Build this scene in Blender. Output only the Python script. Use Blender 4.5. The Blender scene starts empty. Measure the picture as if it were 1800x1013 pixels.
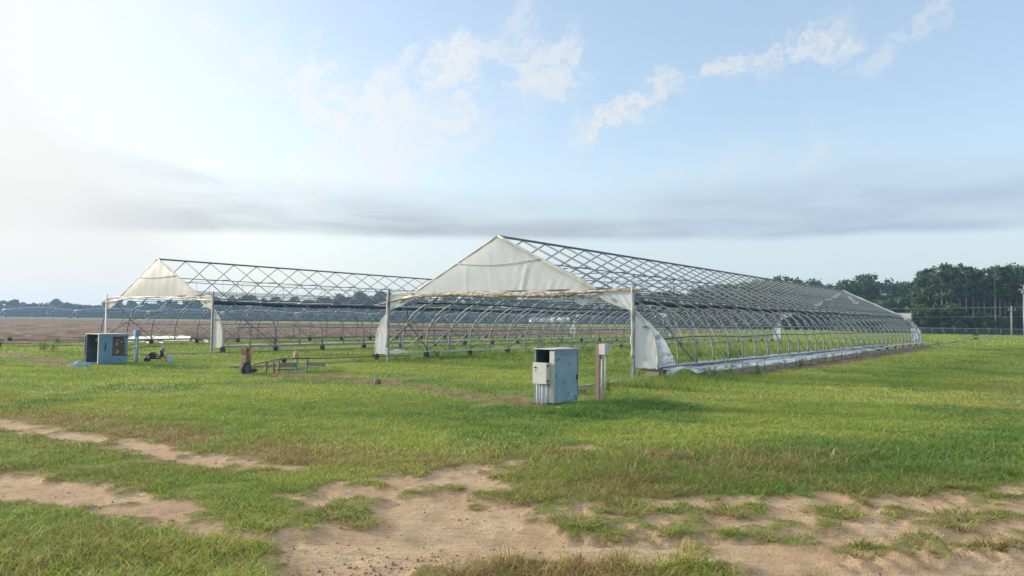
import bpy, math, random
import numpy as np
from mathutils import Vector, Matrix

sc = bpy.context.scene
COL = sc.collection
R = random.Random(7)
NR = np.random.default_rng(11)
PI = math.pi

# ------------------------------------------------------------------ helpers
YAW = 0.6474                                   # heading of both greenhouses
ROTZ = PI / 2 - YAW
NEAR = (-0.4916, 25.6127)                      # front centre of the nearer greenhouse
FAR = (-18.1098, 37.8119)                      # front centre of the farther one


def loc2w(o, u, v):
    return (o[0] + u * math.sin(YAW) - v * math.cos(YAW), o[1] + u * math.cos(YAW) + v * math.sin(YAW))


class MB:
    def __init__(s):
        s.v, s.f, s.m, s.sm = [], [], [], []

    def add(s, vs, fs, mi=0, smooth=False):
        b = len(s.v)
        s.v += [tuple(p) for p in vs]
        for f in fs:
            s.f.append(tuple(b + i for i in f)); s.m.append(mi); s.sm.append(smooth)
        return s

    def box(s, c, d, rz=0., mi=0, rx=0., ry=0.):
        M = Matrix.Rotation(rz, 3, 'Z') @ Matrix.Rotation(ry, 3, 'Y') @ Matrix.Rotation(rx, 3, 'X')
        vs = []
        for i in range(8):
            p = Vector(((i & 1) - .5, ((i >> 1) & 1) - .5, ((i >> 2) & 1) - .5))
            p = M @ Vector((p.x * d[0], p.y * d[1], p.z * d[2]))
            vs.append((p.x + c[0], p.y + c[1], p.z + c[2]))
        return s.add(vs, [(0, 2, 3, 1), (4, 5, 7, 6), (0, 1, 5, 4), (2, 6, 7, 3), (0, 4, 6, 2), (1, 3, 7, 5)], mi)

    def tube(s, pts, r, n=6, mi=0, cap=True):
        P = [Vector(p) for p in pts]
        rs = r if isinstance(r, (list, tuple)) else [r] * len(P)
        rings, prev = [], None
        for i, p in enumerate(P):
            t = (P[min(i + 1, len(P) - 1)] - P[max(i - 1, 0)]).normalized()
            if prev is None:
                a = Vector((0, 0, 1)) if abs(t.z) < .9 else Vector((1, 0, 0))
                nrm = t.cross(a).normalized()
            else:
                nrm = (prev - t * prev.dot(t)).normalized()
            prev = nrm
            b = t.cross(nrm)
            rings.append([p + (nrm * math.cos(2 * PI * k / n) + b * math.sin(2 * PI * k / n)) * rs[i] for k in range(n)])
        vs = [q for rg in rings for q in rg]
        fs = []
        for i in range(len(P) - 1):
            for k in range(n):
                fs.append((i * n + k, i * n + (k + 1) % n, (i + 1) * n + (k + 1) % n, (i + 1) * n + k))
        s.add(vs, fs, mi, True)
        if cap:
            b = len(s.v) - len(vs)
            s.f.append(tuple(b + k for k in reversed(range(n)))); s.m.append(mi); s.sm.append(False)
            s.f.append(tuple(b + (len(P) - 1) * n + k for k in range(n))); s.m.append(mi); s.sm.append(False)
        return s

    def grid(s, fn, nu, nv, mi=0):
        vs = [fn(i / (nu - 1), j / (nv - 1)) for j in range(nv) for i in range(nu)]
        fs = [(j * nu + i, j * nu + i + 1, (j + 1) * nu + i + 1, (j + 1) * nu + i) for j in range(nv - 1) for i in range(nu - 1)]
        return s.add(vs, fs, mi, True)

    def build(s, name, mats, parent=None, loc=None):
        me = bpy.data.meshes.new(name)
        me.from_pydata(s.v, [], s.f)
        for m in (mats if isinstance(mats, (list, tuple)) else [mats]):
            me.materials.append(m)
        me.polygons.foreach_set('material_index', s.m)
        me.polygons.foreach_set('use_smooth', s.sm)
        me.update()
        return link(name, me, parent, loc)


def link(name, me, parent=None, loc=None):
    o = bpy.data.objects.new(name, me)
    COL.objects.link(o)
    if parent: o.parent = parent
    if loc is not None: o.location = loc
    return o


def tag(o, label=None, cat=None, group=None, kind=None):
    if label: o['label'] = label
    if cat: o['category'] = cat
    if group: o['group'] = group
    if kind: o['kind'] = kind
    return o


def thing(name, label, cat, loc=(0, 0, 0), rz=0., group=None):
    o = bpy.data.objects.new(name, None)
    COL.objects.link(o)
    o.location = loc; o.rotation_euler = (0, 0, rz)
    o.empty_display_size = .2
    return tag(o, label, cat, group)


def vnoise(x, y, seed=0):
    xi = np.floor(x).astype(np.int64); yi = np.floor(y).astype(np.int64)
    xf = x - xi; yf = y - yi
    def h(a, b):
        n = (a * 374761393 + b * 668265263 + seed * 1442695041) & 0xffffffff
        n = ((n ^ (n >> 13)) * 1274126177) & 0xffffffff
        return ((n ^ (n >> 16)) & 0xffff) / 65535.0
    sx = xf * xf * (3 - 2 * xf); sy = yf * yf * (3 - 2 * yf)
    a = h(xi, yi) * (1 - sx) + h(xi + 1, yi) * sx
    b = h(xi, yi + 1) * (1 - sx) + h(xi + 1, yi + 1) * sx
    return a * (1 - sy) + b * sy


def fbm(x, y, o=4, seed=0):
    t = 0; a = .5; n = 0
    for k in range(o):
        t = t + a * vnoise(x * 2 ** k, y * 2 ** k, seed + k * 17); n += a; a *= .5
    return t / n


def sstep(a, b, x):
    t = np.clip((x - a) / (b - a), 0, 1)
    return t * t * (3 - 2 * t)


# ------------------------------------------------------------------ materials
class Nodes:
    def __init__(s, nt):
        s.nt = nt

    def new(s, t, **kw):
        n = s.nt.nodes.new(t)
        for k, v in kw.items(): setattr(n, k, v)
        return n

    def put(s, inp, v):
        if hasattr(v, 'is_output'): s.nt.links.new(v, inp)
        elif isinstance(v, (tuple, list)) and inp.type == 'RGBA' and len(v) == 3: inp.default_value = (*v, 1)
        else: inp.default_value = v

    def m(s, op, a, b=None, c=None, clamp=False):
        n = s.new('ShaderNodeMath', operation=op, use_clamp=clamp)
        for i, q in enumerate((a, b, c)):
            if q is not None: s.put(n.inputs[i], q)
        return n.outputs[0]

    def ss(s, a, b, x, lo=0., hi=1.):
        n = s.new('ShaderNodeMapRange', interpolation_type='SMOOTHSTEP')
        s.put(n.inputs['Value'], x)
        n.inputs['From Min'].default_value = a; n.inputs['From Max'].default_value = b
        n.inputs['To Min'].default_value = lo; n.inputs['To Max'].default_value = hi
        return n.outputs[0]

    def mix(s, f, a, b, blend='MIX'):
        n = s.new('ShaderNodeMix', data_type='RGBA', blend_type=blend)
        s.put(n.inputs[0], f); s.put(n.inputs[6], a); s.put(n.inputs[7], b)
        return n.outputs[2]

    def noise(s, vec, scale, detail=3., rough=.55, dist=0.):
        n = s.new('ShaderNodeTexNoise')
        if vec is not None: s.nt.links.new(vec, n.inputs['Vector'])
        n.inputs['Scale'].default_value = scale; n.inputs['Detail'].default_value = detail
        n.inputs['Roughness'].default_value = rough; n.inputs['Distortion'].default_value = dist
        return n.outputs[0]

    def comb(s, x, y, z=0.):
        n = s.new('ShaderNodeCombineXYZ')
        for i, q in enumerate((x, y, z)): s.put(n.inputs[i], q)
        return n.outputs[0]

    def sep(s, v):
        n = s.new('ShaderNodeSeparateXYZ'); s.nt.links.new(v, n.inputs[0])
        return n.outputs

    def scalev(s, v, sx, sy, sz):
        n = s.new('ShaderNodeVectorMath', operation='MULTIPLY'); s.nt.links.new(v, n.inputs[0])
        n.inputs[1].default_value = (sx, sy, sz)
        return n.outputs[0]

    def attr(s, name):
        n = s.new('ShaderNodeAttribute', attribute_name=name)
        return n

    def obj(s):
        return s.new('ShaderNodeTexCoord').outputs['Object']

    def bump(s, h, strength, dist):
        n = s.new('ShaderNodeBump'); s.nt.links.new(h, n.inputs['Height'])
        n.inputs['Strength'].default_value = strength; n.inputs['Distance'].default_value = dist
        return n.outputs[0]


def mat(name):
    m = bpy.data.materials.new(name); m.use_nodes = True
    m.node_tree.nodes.clear()
    n = Nodes(m.node_tree)
    out = n.new('ShaderNodeOutputMaterial')
    return m, n, out


def pbsdf(n, col, rough=.6, metal=0., normal=None, spec=.5):
    b = n.new('ShaderNodeBsdfPrincipled')
    n.put(b.inputs['Base Color'], col); n.put(b.inputs['Roughness'], rough)
    b.inputs['Metallic'].default_value = metal
    b.inputs['Specular IOR Level'].default_value = spec
    if normal is not None: n.nt.links.new(normal, b.inputs['Normal'])
    return b.outputs[0]


def simple(name, c1, c2, scale=4., rough=.6, metal=0., c3=None, s3=1.2, lo=.55, hi=.7, stretch=(1, 1, 1), bump=0., spec=.5):
    m, n, out = mat(name)
    v = n.scalev(n.obj(), *stretch)
    f = n.noise(v, scale, 5., .6)
    col = n.mix(n.ss(.35, .65, f), c1, c2)
    if c3:
        g = n.noise(v, s3, 6., .65)
        col = n.mix(n.ss(lo, hi, g), col, c3)
    nm = n.bump(f, bump, .02) if bump else None
    n.nt.links.new(pbsdf(n, col, rough, metal, nm, spec), out.inputs[0])
    return m


GALV = simple('galvanised_steel', (.175, .20, .225), (.255, .28, .305), 6., .55, .2, (.16, .15, .14), 2.5, .6, .75)
GALV_DARK = simple('weathered_steel', (.10, .125, .15), (.17, .20, .225), 5., .55, .3, (.12, .085, .06), 3., .58, .72)
BLUEPIPE = simple('bluish_pipe', (.12, .19, .26), (.20, .29, .37), 4., .5, .2)
ROLLCLOTH = simple('dark_shade_cloth', (.015, .022, .035), (.04, .055, .075), 9., .85)
RUST = simple('rust', (.16, .075, .035), (.30, .15, .07), 9., .85, 0., (.09, .045, .03), 5., .5, .6)
RUSTPALE = simple('rusty_paint', (.42, .27, .13), (.28, .13, .06), 7., .8, 0., (.5, .42, .3), 4., .52, .6)
WOOD = simple('grey_timber', (.22, .17, .125), (.33, .27, .20), 6., .85, 0., (.11, .085, .06), 3., .55, .7, (1, 6, 8), .3)
WOODPOST = simple('brown_post', (.21, .15, .115), (.28, .215, .17), 8., .85, 0., (.10, .06, .045), 3., .58, .72, (5, 5, .7), .3)
BLACK = simple('black_rubber', (.015, .015, .017), (.035, .035, .037), 6., .7)
DARKIRON = simple('dark_iron', (.03, .03, .032), (.07, .06, .055), 9., .7, .2)
BOXGREY = simple('pale_grey_paint', (.52, .50, .47), (.58, .56, .53), 5., .5, 0., (.40, .36, .31), 2.5, .6, .74)
CONDUIT = simple('grey_conduit', (.55, .54, .52), (.62, .61, .59), 7., .5)
CONCRETE = simple('pale_concrete', (.42, .40, .36), (.55, .52, .47), 8., .9)
WHITEPAINT = simple('white_paint', (.70, .70, .69), (.78, .78, .77), 3., .5)
FENCE_M = simple('fence_wire', (.19, .215, .235), (.26, .285, .305), 4., .5, .4)
POLEWOOD = simple('pole_timber', (.26, .24, .21), (.34, .31, .27), 5., .85, 0., None, 1, 0, 1, (3, 3, .4))
BARK = simple('pale_bark', (.20, .165, .135), (.33, .28, .23), 3., .9, 0., (.10, .08, .065), 2., .55, .7, (2, 2, .5))
SILVER = simple('bright_steel', (.55, .57, .58), (.62, .64, .65), 4., .4, .4)
YELLOW = simple('worn_yellow', (.55, .40, .06), (.42, .30, .08), 7., .7)


def cabinet_mat(name, a, b, stain, streak):
    m, n, out = mat(name)
    v = n.obj()
    f = n.noise(v, 3., 5., .6)
    col = n.mix(n.ss(.35, .65, f), a, b)
    g = n.noise(n.scalev(v, 5, 5, .8), 2., 6., .7)
    col = n.mix(n.m('MULTIPLY', n.ss(.52, .72, g), .75), col, streak)
    h = n.noise(v, 4.2, 4., .6, .5)
    col = n.mix(n.ss(.615, .66, h), col, stain)
    ru = n.noise(n.scalev(v, 9, 9, .9), 1.7, 6., .7)
    col = n.mix(n.ss(.62, .72, ru, 0., .7), col, (.20, .105, .055))
    n.nt.links.new(pbsdf(n, col, .55), out.inputs[0])
    return m


CAB_NEAR = cabinet_mat('chalky_blue_paint', (.165, .275, .365), (.225, .335, .425), (.10, .14, .18), (.35, .43, .48))
CAB_FAR = cabinet_mat('strong_blue_paint', (.10, .205, .30), (.135, .25, .35), (.05, .09, .13), (.19, .29, .37))
CAB_IN = simple('cabinet_inside', (.055, .075, .085), (.085, .11, .12), 5., .8)
CAB_EDGE = simple('cabinet_edge', (.45, .43, .38), (.53, .51, .46), 4., .6, 0., (.28, .24, .18), 2., .6, .7)
BOXBLUE = cabinet_mat('faded_blue_box', (.30, .42, .52), (.36, .48, .57), (.2, .27, .33), (.42, .52, .6))


def plastic(name, col, dirty, amt, trans=.45, lo=.5, hi=.75, streaky=(1, 1, .5)):
    m, n, out = mat(name)
    v = n.obj()
    f = n.noise(n.scalev(v, *streaky), 2.2, 6., .68, .3)
    g = n.noise(v, 14., 3., .6)
    c = n.mix(n.m('MULTIPLY', n.ss(lo, hi, f), amt), col, dirty)
    c = n.mix(n.ss(.4, .7, g, 0, .12), c, (.45, .44, .40))
    b = pbsdf(n, c, .45, 0., n.bump(g, .15, .02))
    t = n.new('ShaderNodeBsdfTranslucent'); n.put(t.inputs[0], c)
    mx = n.new('ShaderNodeMixShader'); mx.inputs[0].default_value = trans
    n.nt.links.new(b, mx.inputs[1]); n.nt.links.new(t.outputs[0], mx.inputs[2])
    n.nt.links.new(mx.outputs[0], out.inputs[0])
    return m


SHEET = plastic('white_film', (.80, .80, .81), (.60, .56, .48), .3, .55)
SHEET_CREAM = plastic('cream_film', (.74, .70, .63), (.50, .43, .33), .45)
SHEET_BLUE = plastic('bluish_film', (.60, .655, .69), (.17, .20, .26), .85, .25, .48, .60, (.35, 1.5, 3))
ROLL = plastic('dirty_roll', (.60, .54, .43), (.20, .14, .085), .95, .1, .40, .58, (2, 2.2, 6))
ROLL_CLEAN = plastic('rolled_film', (.62, .61, .57), (.42, .36, .27), .7, .2)


def leafmat(name, dark, light, trans=.3, rough=.6):
    m, n, out = mat(name)
    a = n.attr('tint')
    col = n.mix(a.outputs['Fac'], dark, light)
    b = pbsdf(n, col, rough, 0., None, .3)
    t = n.new('ShaderNodeBsdfTranslucent'); n.put(t.inputs[0], col)
    mx = n.new('ShaderNodeMixShader'); mx.inputs[0].default_value = trans
    n.nt.links.new(b, mx.inputs[1]); n.nt.links.new(t.outputs[0], mx.inputs[2])
    n.nt.links.new(mx.outputs[0], out.inputs[0])
    return m


PINE_M = leafmat('pine_needles', (.030, .066, .028), (.095, .165, .060))
BROAD_M = leafmat('broad_leaves', (.040, .080, .022), (.12, .19, .055))
DISTANT_M = leafmat('distant_leaves', (.026, .050, .024), (.055, .092, .040))
WEED_M = leafmat('weed_leaves', (.05, .11, .02), (.11, .20, .045))

# grass blades carry their own colour
def grassmat():
    m, n, out = mat('grass_blades')
    a = n.attr('col')
    b = pbsdf(n, a.outputs['Color'], .55, 0., None, .35)
    t = n.new('ShaderNodeBsdfTranslucent'); n.put(t.inputs[0], a.outputs['Color'])
    mx = n.new('ShaderNodeMixShader'); mx.inputs[0].default_value = .4
    n.nt.links.new(b, mx.inputs[1]); n.nt.links.new(t.outputs[0], mx.inputs[2])
    n.nt.links.new(mx.outputs[0], out.inputs[0])
    return m


GRASS_M = grassmat()

# ------------------------------------------------------------------ ground masks (world metres)
DIRT = [
(1, [(-6.47,8.13),(-5.50,8.07),(-5.28,8.02),(-4.96,7.81),(-4.58,7.67),(-4.20,7.51),(-3.73,7.21),(-3.39,7.13),(-3.28,6.92),(-3.52,6.82),(-3.67,6.63),(-4.06,6.73),(-4.40,6.86),(-4.68,6.89),(-5.47,6.89)]),
(1, [(-3.65,6.59),(-3.48,6.74),(-3.23,6.92),(-2.97,6.87),(-2.64,6.64),(-2.63,6.35),(-2.82,6.24),(-3.25,6.31)]),
(.9, [(-2.92,6.25),(-2.29,6.11),(-1.76,5.89),(-1.76,5.74),(-2.29,5.87),(-2.84,6.08)]),
(1, [(-1.28,7.02),(-0.97,7.31),(0.02,7.31),(0.27,6.58),(0.53,6.07),(0.92,5.92),(1.53,6.03),(1.41,5.39),(0.63,5.36),(0.48,5.48),(0.02,5.56),(-0.22,5.42),(-0.56,5.13),(-0.74,4.80),(-1.21,4.79),(-1.56,5.22),(-1.72,5.74),(-1.54,6.06),(-1.37,6.32),(-1.09,6.39)]),
(.68, [(-2.22,7.20),(-1.90,7.45),(-1.46,8.16),(-0.91,8.19),(-0.64,8.68),(-0.32,9.05),(0.06,9.00),(0.05,7.31),(-0.97,7.31),(-1.28,7.02),(-1.46,6.50),(-1.92,6.57)]),
(1, [(0.92,5.92),(1.55,6.11),(2.26,5.90),(2.58,5.63),(3.07,5.58),(4.00,5.83),(4.81,6.01),(8,6.6),(16,8.4),(16,6),(8,4.4),(3.88,4.86),(1.54,4.78),(1.68,5.21),(1.41,5.39)]),
(.56, [(0.02,7.31),(1.44,7.15),(2.59,7.49),(3.48,7.59),(4.44,7.74),(5.58,8.12),(6.80,8.48),(9,9.2),(16,11.3),(16,8.2),(9,6.9),(4.74,5.93),(4.00,5.83),(3.07,5.58),(2.26,5.90),(1.55,6.11),(0.92,5.92),(0.27,6.58)]),
(.8, [(1.44,7.15),(2.57,7.44),(4.41,7.68),(5.54,8.06),(6.75,8.42),(9,9.2),(9,8.6),(6.21,7.75),(5.12,7.45),(3.83,7.16),(2.68,6.99),(1.86,6.89)]),
(.9, [(-9.25,12.16),(-8.24,12.04),(-7.52,11.64),(-6.50,10.84),(-5.52,10.39),(-4.65,9.89),(-4.01,9.30),(-3.04,8.95),(-2.47,8.63),(-2.41,8.31),(-2.90,8.35),(-3.62,8.56),(-4.26,8.94),(-4.76,9.37),(-5.30,9.84),(-6.28,10.34),(-7.19,11.01),(-8.63,11.36)]),
(.53, [(-8.12,22.68),(-6.70,23.17),(-5.07,22.24),(-3.15,20.83),(-1.67,18.57),(-0.36,17.03),(0.66,16.40),(1.29,16.47),(1.15,14.74),(0.48,14.67),(-0.32,15.18),(-1.47,16.39),(-2.97,18.71),(-4.53,19.86),(-6.20,20.37),(-7.51,20.97)]),
(.52, [(-23.86,33.91),(-22.21,33.77),(-18.54,29.96),(-16.22,27.93),(-14.09,24.28),(-14.92,24.12),(-17.64,26.85),(-21.26,30.23)]),
(.8, [(0.69,10.23),(1.19,10.17),(1.15,9.82),(0.67,9.91)]),
(.6, [(4.53,33.52),(5.36,32.75),(4.67,28.56),(3.94,29.14)]),
(.62, [loc2w(NEAR, 1.5, -6.5), loc2w(NEAR, 47, -6.5), loc2w(NEAR, 47, -7.9), loc2w(NEAR, 14, -8.2), loc2w(NEAR, 3, -7.7)]),
(.7, [loc2w(NEAR, 47, -6.4), loc2w(NEAR, 84, -6.4), loc2w(NEAR, 84, -6.8), loc2w(NEAR, 47, -7.0)]),
]
DIRT.append((.85, [(-1.75, 6.05), (-1.05, 6.0), (.45, 5.9), (.25, 5.65), (-1.2, 5.75), (-1.85, 5.9)]))
DEEP = [(1, [(0.39,9.48),(3.10,10.08),(7.86,11.41),(12,12.2),(9.6,9.6),(6.80,8.48),(4.50,7.84),(2.61,7.57),(1.42,7.33),(0.31,7.57)])]
DRY = [(1, [(-13,16),(-10.03,14.63),(-6.42,12.07),(-4.08,10.76),(-1.90,9.73),(-0.33,9.43),(1.93,10.00),(4.58,9.97),(4.30,9.34),(1.14,7.37),(0.02,7.31),(-0.65,8.85),(-2.63,8.73),(-8.38,12.24)])]

TIRED = [(1, [(17.5, 23.2), (26.4, 33.6), (34, 36), (13.5, 14.6), (9.8, 13.8), (11.5, 17.8)])]


def sdf_poly(x, y, pts):
    d = np.full(x.shape, 1e9); ins = np.zeros(x.shape, bool)
    n = len(pts)
    for i in range(n):
        ax, ay = pts[i]; bx, by = pts[(i + 1) % n]
        ex, ey = bx - ax, by - ay
        px, py = x - ax, y - ay
        t = np.clip((px * ex + py * ey) / (ex * ex + ey * ey + 1e-9), 0, 1)
        d = np.minimum(d, (px - ex * t) ** 2 + (py - ey * t) ** 2)
        c = ((ay > y) != (by > y)) & (x < (bx - ax) * (y - ay) / ((by - ay) if abs(by - ay) > 1e-9 else 1e-9) + ax)
        ins ^= c
    d = np.sqrt(d)
    return np.where(ins, -d, d)


def region(x, y, polys, soft0, softk):
    out = np.zeros(x.shape)
    for lvl, pts in polys:
        xs = [p[0] for p in pts]; ys = [p[1] for p in pts]
        mg = soft0 + softk * max(ys) + .2
        idx = np.nonzero((x > min(xs) - mg) & (x < max(xs) + mg) & (y > min(ys) - mg) & (y < max(ys) + mg))[0]
        if not len(idx): continue
        s = sdf_poly(x[idx], y[idx], pts)
        sf = soft0 + softk * np.abs(y[idx])
        out[idx] = np.maximum(out[idx], lvl * sstep(sf, -sf, s))
    return out


def bare(x, y):
    """1 where the soil is bare, 0 under closed turf"""
    d = region(x, y, DIRT, .20, .016)
    s = 1 / (1 + np.abs(y) * .02)
    k = .25 + 1.2 * np.minimum(d * 4, 1) * (1.0 - .35 * d)
    return d + (.55 * (fbm(x * 2.6 * s, y * 2.6 * s, 4, 5) - .5) + .95 * (fbm(x * 7 * s, y * 7 * s, 3, 77) - .5)) * k


def hz(x, y):
    near = sstep(60, 25, np.hypot(x, y))
    h = .05 * (fbm(x * .5, y * .5, 3, 3) - .5) * near
    fine = sstep(16, 9, np.hypot(x, y))
    b = sstep(.4, .7, bare(x, y))
    h = h - .03 * b * near + fine * b * (.045 * (fbm(x * 3.5, y * 3.5, 4, 9) - .5) + .022 * (fbm(x * 9, y * 9, 3, 19) - .5))
    h = h + fine * b * .009 * (fbm(x * 1.1, y * 13, 3, 15) - .5)
    # tyre ruts along the dirt road and one row of tread lugs
    for (a, c, w) in ((5.05, .06, .16), (5.95, .06, .16)):
        q = y - (a + c * x)
        h = h - .045 * fine * b * np.exp(-(q / w) ** 2)
    q = y - (5.12 + .13 * x)
    lug = (np.sin((x + .35 * q) * 2 * PI / .19) > .1) * np.exp(-(q / .15) ** 4)
    h = h + .034 * lug * sstep(2.1, 2.5, x) * fine
    return h


# ------------------------------------------------------------------ ground sheet
def axis(lo, hi, segs):
    out = []
    for a, b, st in segs: out += list(np.arange(a, b, st))
    last, st = out[-1], segs[-1][2]
    while last < hi:
        st *= 1.16; last += st; out.append(last)
    first, st = out[0], segs[0][2]
    pre = []
    while first > lo:
        st *= 1.25; first -= st; pre.append(first)
    return np.array(pre[::-1] + out)


def np_mesh(name, V, F, mats, smooth=True):
    """V (n,3), F (m,k) -> mesh"""
    me = bpy.data.meshes.new(name)
    k = F.shape[1]
    me.vertices.add(len(V)); me.vertices.foreach_set('co', np.ascontiguousarray(V, np.float32).ravel())
    me.loops.add(F.size); me.loops.foreach_set('vertex_index', np.ascontiguousarray(F, np.int32).ravel())
    me.polygons.add(len(F)); me.polygons.foreach_set('loop_start', np.arange(0, F.size, k, dtype=np.int32))
    if smooth: me.polygons.foreach_set('use_smooth', np.ones(len(F), bool))
    for m in mats: me.materials.append(m)
    me.update(calc_edges=True)
    return me


def fattr(me, name, arr, typ='FLOAT'):
    a = me.attributes.new(name, typ, 'POINT')
    a.data.foreach_set('value' if typ == 'FLOAT' else 'color', np.ascontiguousarray(arr, np.float32).ravel())


gx = axis(-900, 900, [(-30, -10, .4), (-10, -6, .12), (-6, 9, .05), (9, 14, .14), (14, 40, .5)])
gy = axis(-60, 900, [(2.5, 4.4, .12), (4.4, 9.5, .05), (9.5, 15, .09), (15, 30, .25), (30, 80, .7)])
GX, GY = np.meshgrid(gx, gy)
gxr, gyr = GX.ravel(), GY.ravel()
bm_ = bare(gxr, gyr)
V = np.stack([gxr, gyr, hz(gxr, gyr)], 1)
nx, ny = len(gx), len(gy)
ii = (np.arange(ny - 1)[:, None] * nx + np.arange(nx - 1)[None, :]).ravel()
F = np.stack([ii, ii + 1, ii + nx + 1, ii + nx], 1)


def ground_mat():
    m, n, out = mat('turf_and_sand')
    v = n.new('ShaderNodeNewGeometry').outputs['Position']
    bare_ = n.attr('bare').outputs['Fac']; dry = n.attr('dry').outputs['Fac']; deep = n.attr('deep').outputs['Fac']; loam = n.attr('loam').outputs['Fac']
    n1 = n.noise(v, .12, 4., .6); n2 = n.noise(v, 1.3, 5., .65); n3 = n.noise(v, 14., 4., .6); n4 = n.noise(v, 70., 3., .6)
    # thatch and soil under the blades, closed turf farther off
    turf = n.mix(n.ss(.35, .65, n1), (.130, .205, .036), (.205, .260, .052))
    turf = n.mix(n.ss(.40, .68, n2), turf, (.120, .140, .042))
    turf = n.mix(n.ss(.45, .7, n3), turf, (.24, .20, .085))
    turf = n.mix(n.ss(.55, .68, n4), turf, (.075, .070, .030))
    turf = n.mix(n.m('MULTIPLY', dry, .75), turf, (.20, .15, .065))
    turf = n.mix(n.m('MULTIPLY', deep, .8), turf, (.025, .042, .015))
    sand = n.mix(n.ss(.38, .62, n2), (.485, .36, .235), (.41, .29, .18))
    red = n.noise(v, .55, 4., .6)
    sand = n.mix(n.ss(.5, .7, red, 0, .6), sand, (.35, .23, .135))
    sand = n.mix(n.ss(.52, .70, n3, 0, .8), sand, (.31, .22, .145))
    str_ = n.noise(n.scalev(v, 2.2, 26., 1.), 1., 5., .65)
    sand = n.mix(n.ss(.48, .64, str_, 0, .7), sand, (.34, .235, .15))
    sand = n.mix(n.ss(.62, .72, n4), sand, (.20, .15, .105))
    sand = n.mix(n.m('MULTIPLY', loam, .85), sand, n.mix(n3, (.060, .038, .024), (.19, .115, .068)))
    thr = n.m('ADD', bare_, n.m('MULTIPLY', n.m('SUBTRACT', n3, .5), .5))
    f = n.ss(.36, .58, thr)
    rim = n.m('MULTIPLY', n.ss(.2, .42, thr), n.m('SUBTRACT', 1., n.ss(.42, .7, thr)))
    col = n.mix(f, turf, sand)
    col = n.mix(n.m('MULTIPLY', rim, .55), col, (.24, .18, .10))
    hgt = n.m('ADD', n.m('ADD', n.m('MULTIPLY', n3, .7), n.m('MULTIPLY', n4, .4)), n.m('MULTIPLY', str_, .4))
    n.nt.links.new(pbsdf(n, col, .95, 0., n.bump(hgt, .9, .04), .15), out.inputs[0])
    return m


me = np_mesh('ground', V, F, [ground_mat()])
fattr(me, 'bare', np.clip(bm_, 0, 1.3))
fattr(me, 'dry', np.clip(region(gxr, gyr, DRY, .7, .03) + .9 * region(gxr, gyr, DIRT[:9], .9, .02) , 0, 1))
fattr(me, 'deep', .75 * region(gxr, gyr, DEEP, 1.0, .05))
fattr(me, 'loam', np.clip(2.2 * region(gxr, gyr, [(1, DIRT[i][1]) for i in (9, 10, 13, 14)], 1.2, .03), 0, 1))
tag(link('ground', me), kind='structure')


# ploughed field: a rough sheet laid over the turf on the far left
def plough_mat():
    m, n, out = mat('ploughed_soil')
    v = n.new('ShaderNodeTexCoord').outputs['Object']
    w = n.scalev(v, 1., .12, 1.)
    n1 = n.noise(n.scalev(v, .02, .006, 1), 1., 4., .6); n2 = n.noise(v, .38, 6., .72); n3 = n.noise(v, 1.1, 5., .7)
    c = n.mix(n.ss(.35, .65, n1), (.160, .115, .088), (.215, .155, .115))
    c = n.mix(n.ss(.47, .58, n2), c, (.085, .060, .048))
    c = n.mix(n.ss(.54, .66, n3), c, (.31, .225, .16))
    n.nt.links.new(pbsdf(n, c, .95, 0., n.bump(n2, 1., .2), .1), out.inputs[0])
    return m


pu = np.concatenate([np.arange(-60, 20, .8), np.arange(20, 116, 2.5)])
pv = np.concatenate([np.arange(33, 60, .5), np.arange(60, 150, 1.5), np.arange(150, 520, 8)])
PU, PV = np.meshgrid(pu, pv); PU = PU.ravel(); PV = PV.ravel()
PU2 = PU + 1.5 * (fbm(PV * .08, PV * 0 + 3, 3, 2) - .5); PV2 = PV + np.where(PV < 34, 1.2 * (fbm(PU * .25, PU * 0, 3, 4) - .5), 0)
pz = .035 + .30 * sstep(33, 35, PV) * fbm(PU * .35, PV * 1.1, 3, 8)
nxp, nyp = len(pu), len(pv)
ip = (np.arange(nyp - 1)[:, None] * nxp + np.arange(nxp - 1)[None, :]).ravel()
me = np_mesh('ploughed_field', np.stack([PU2, PV2, pz], 1), np.stack([ip, ip + 1, ip + nxp + 1, ip + nxp], 1), [plough_mat()])
pf = tag(link('ploughed_field', me), kind='structure')
pf.location = (NEAR[0], NEAR[1], 0); pf.rotation_euler = (0, 0, ROTZ)


# ------------------------------------------------------------------ grass
def to_local(x, y):
    dx, dy = x - NEAR[0], y - NEAR[1]
    return dx * math.sin(YAW) + dy * math.cos(YAW), -dx * math.cos(YAW) + dy * math.sin(YAW)


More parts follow.
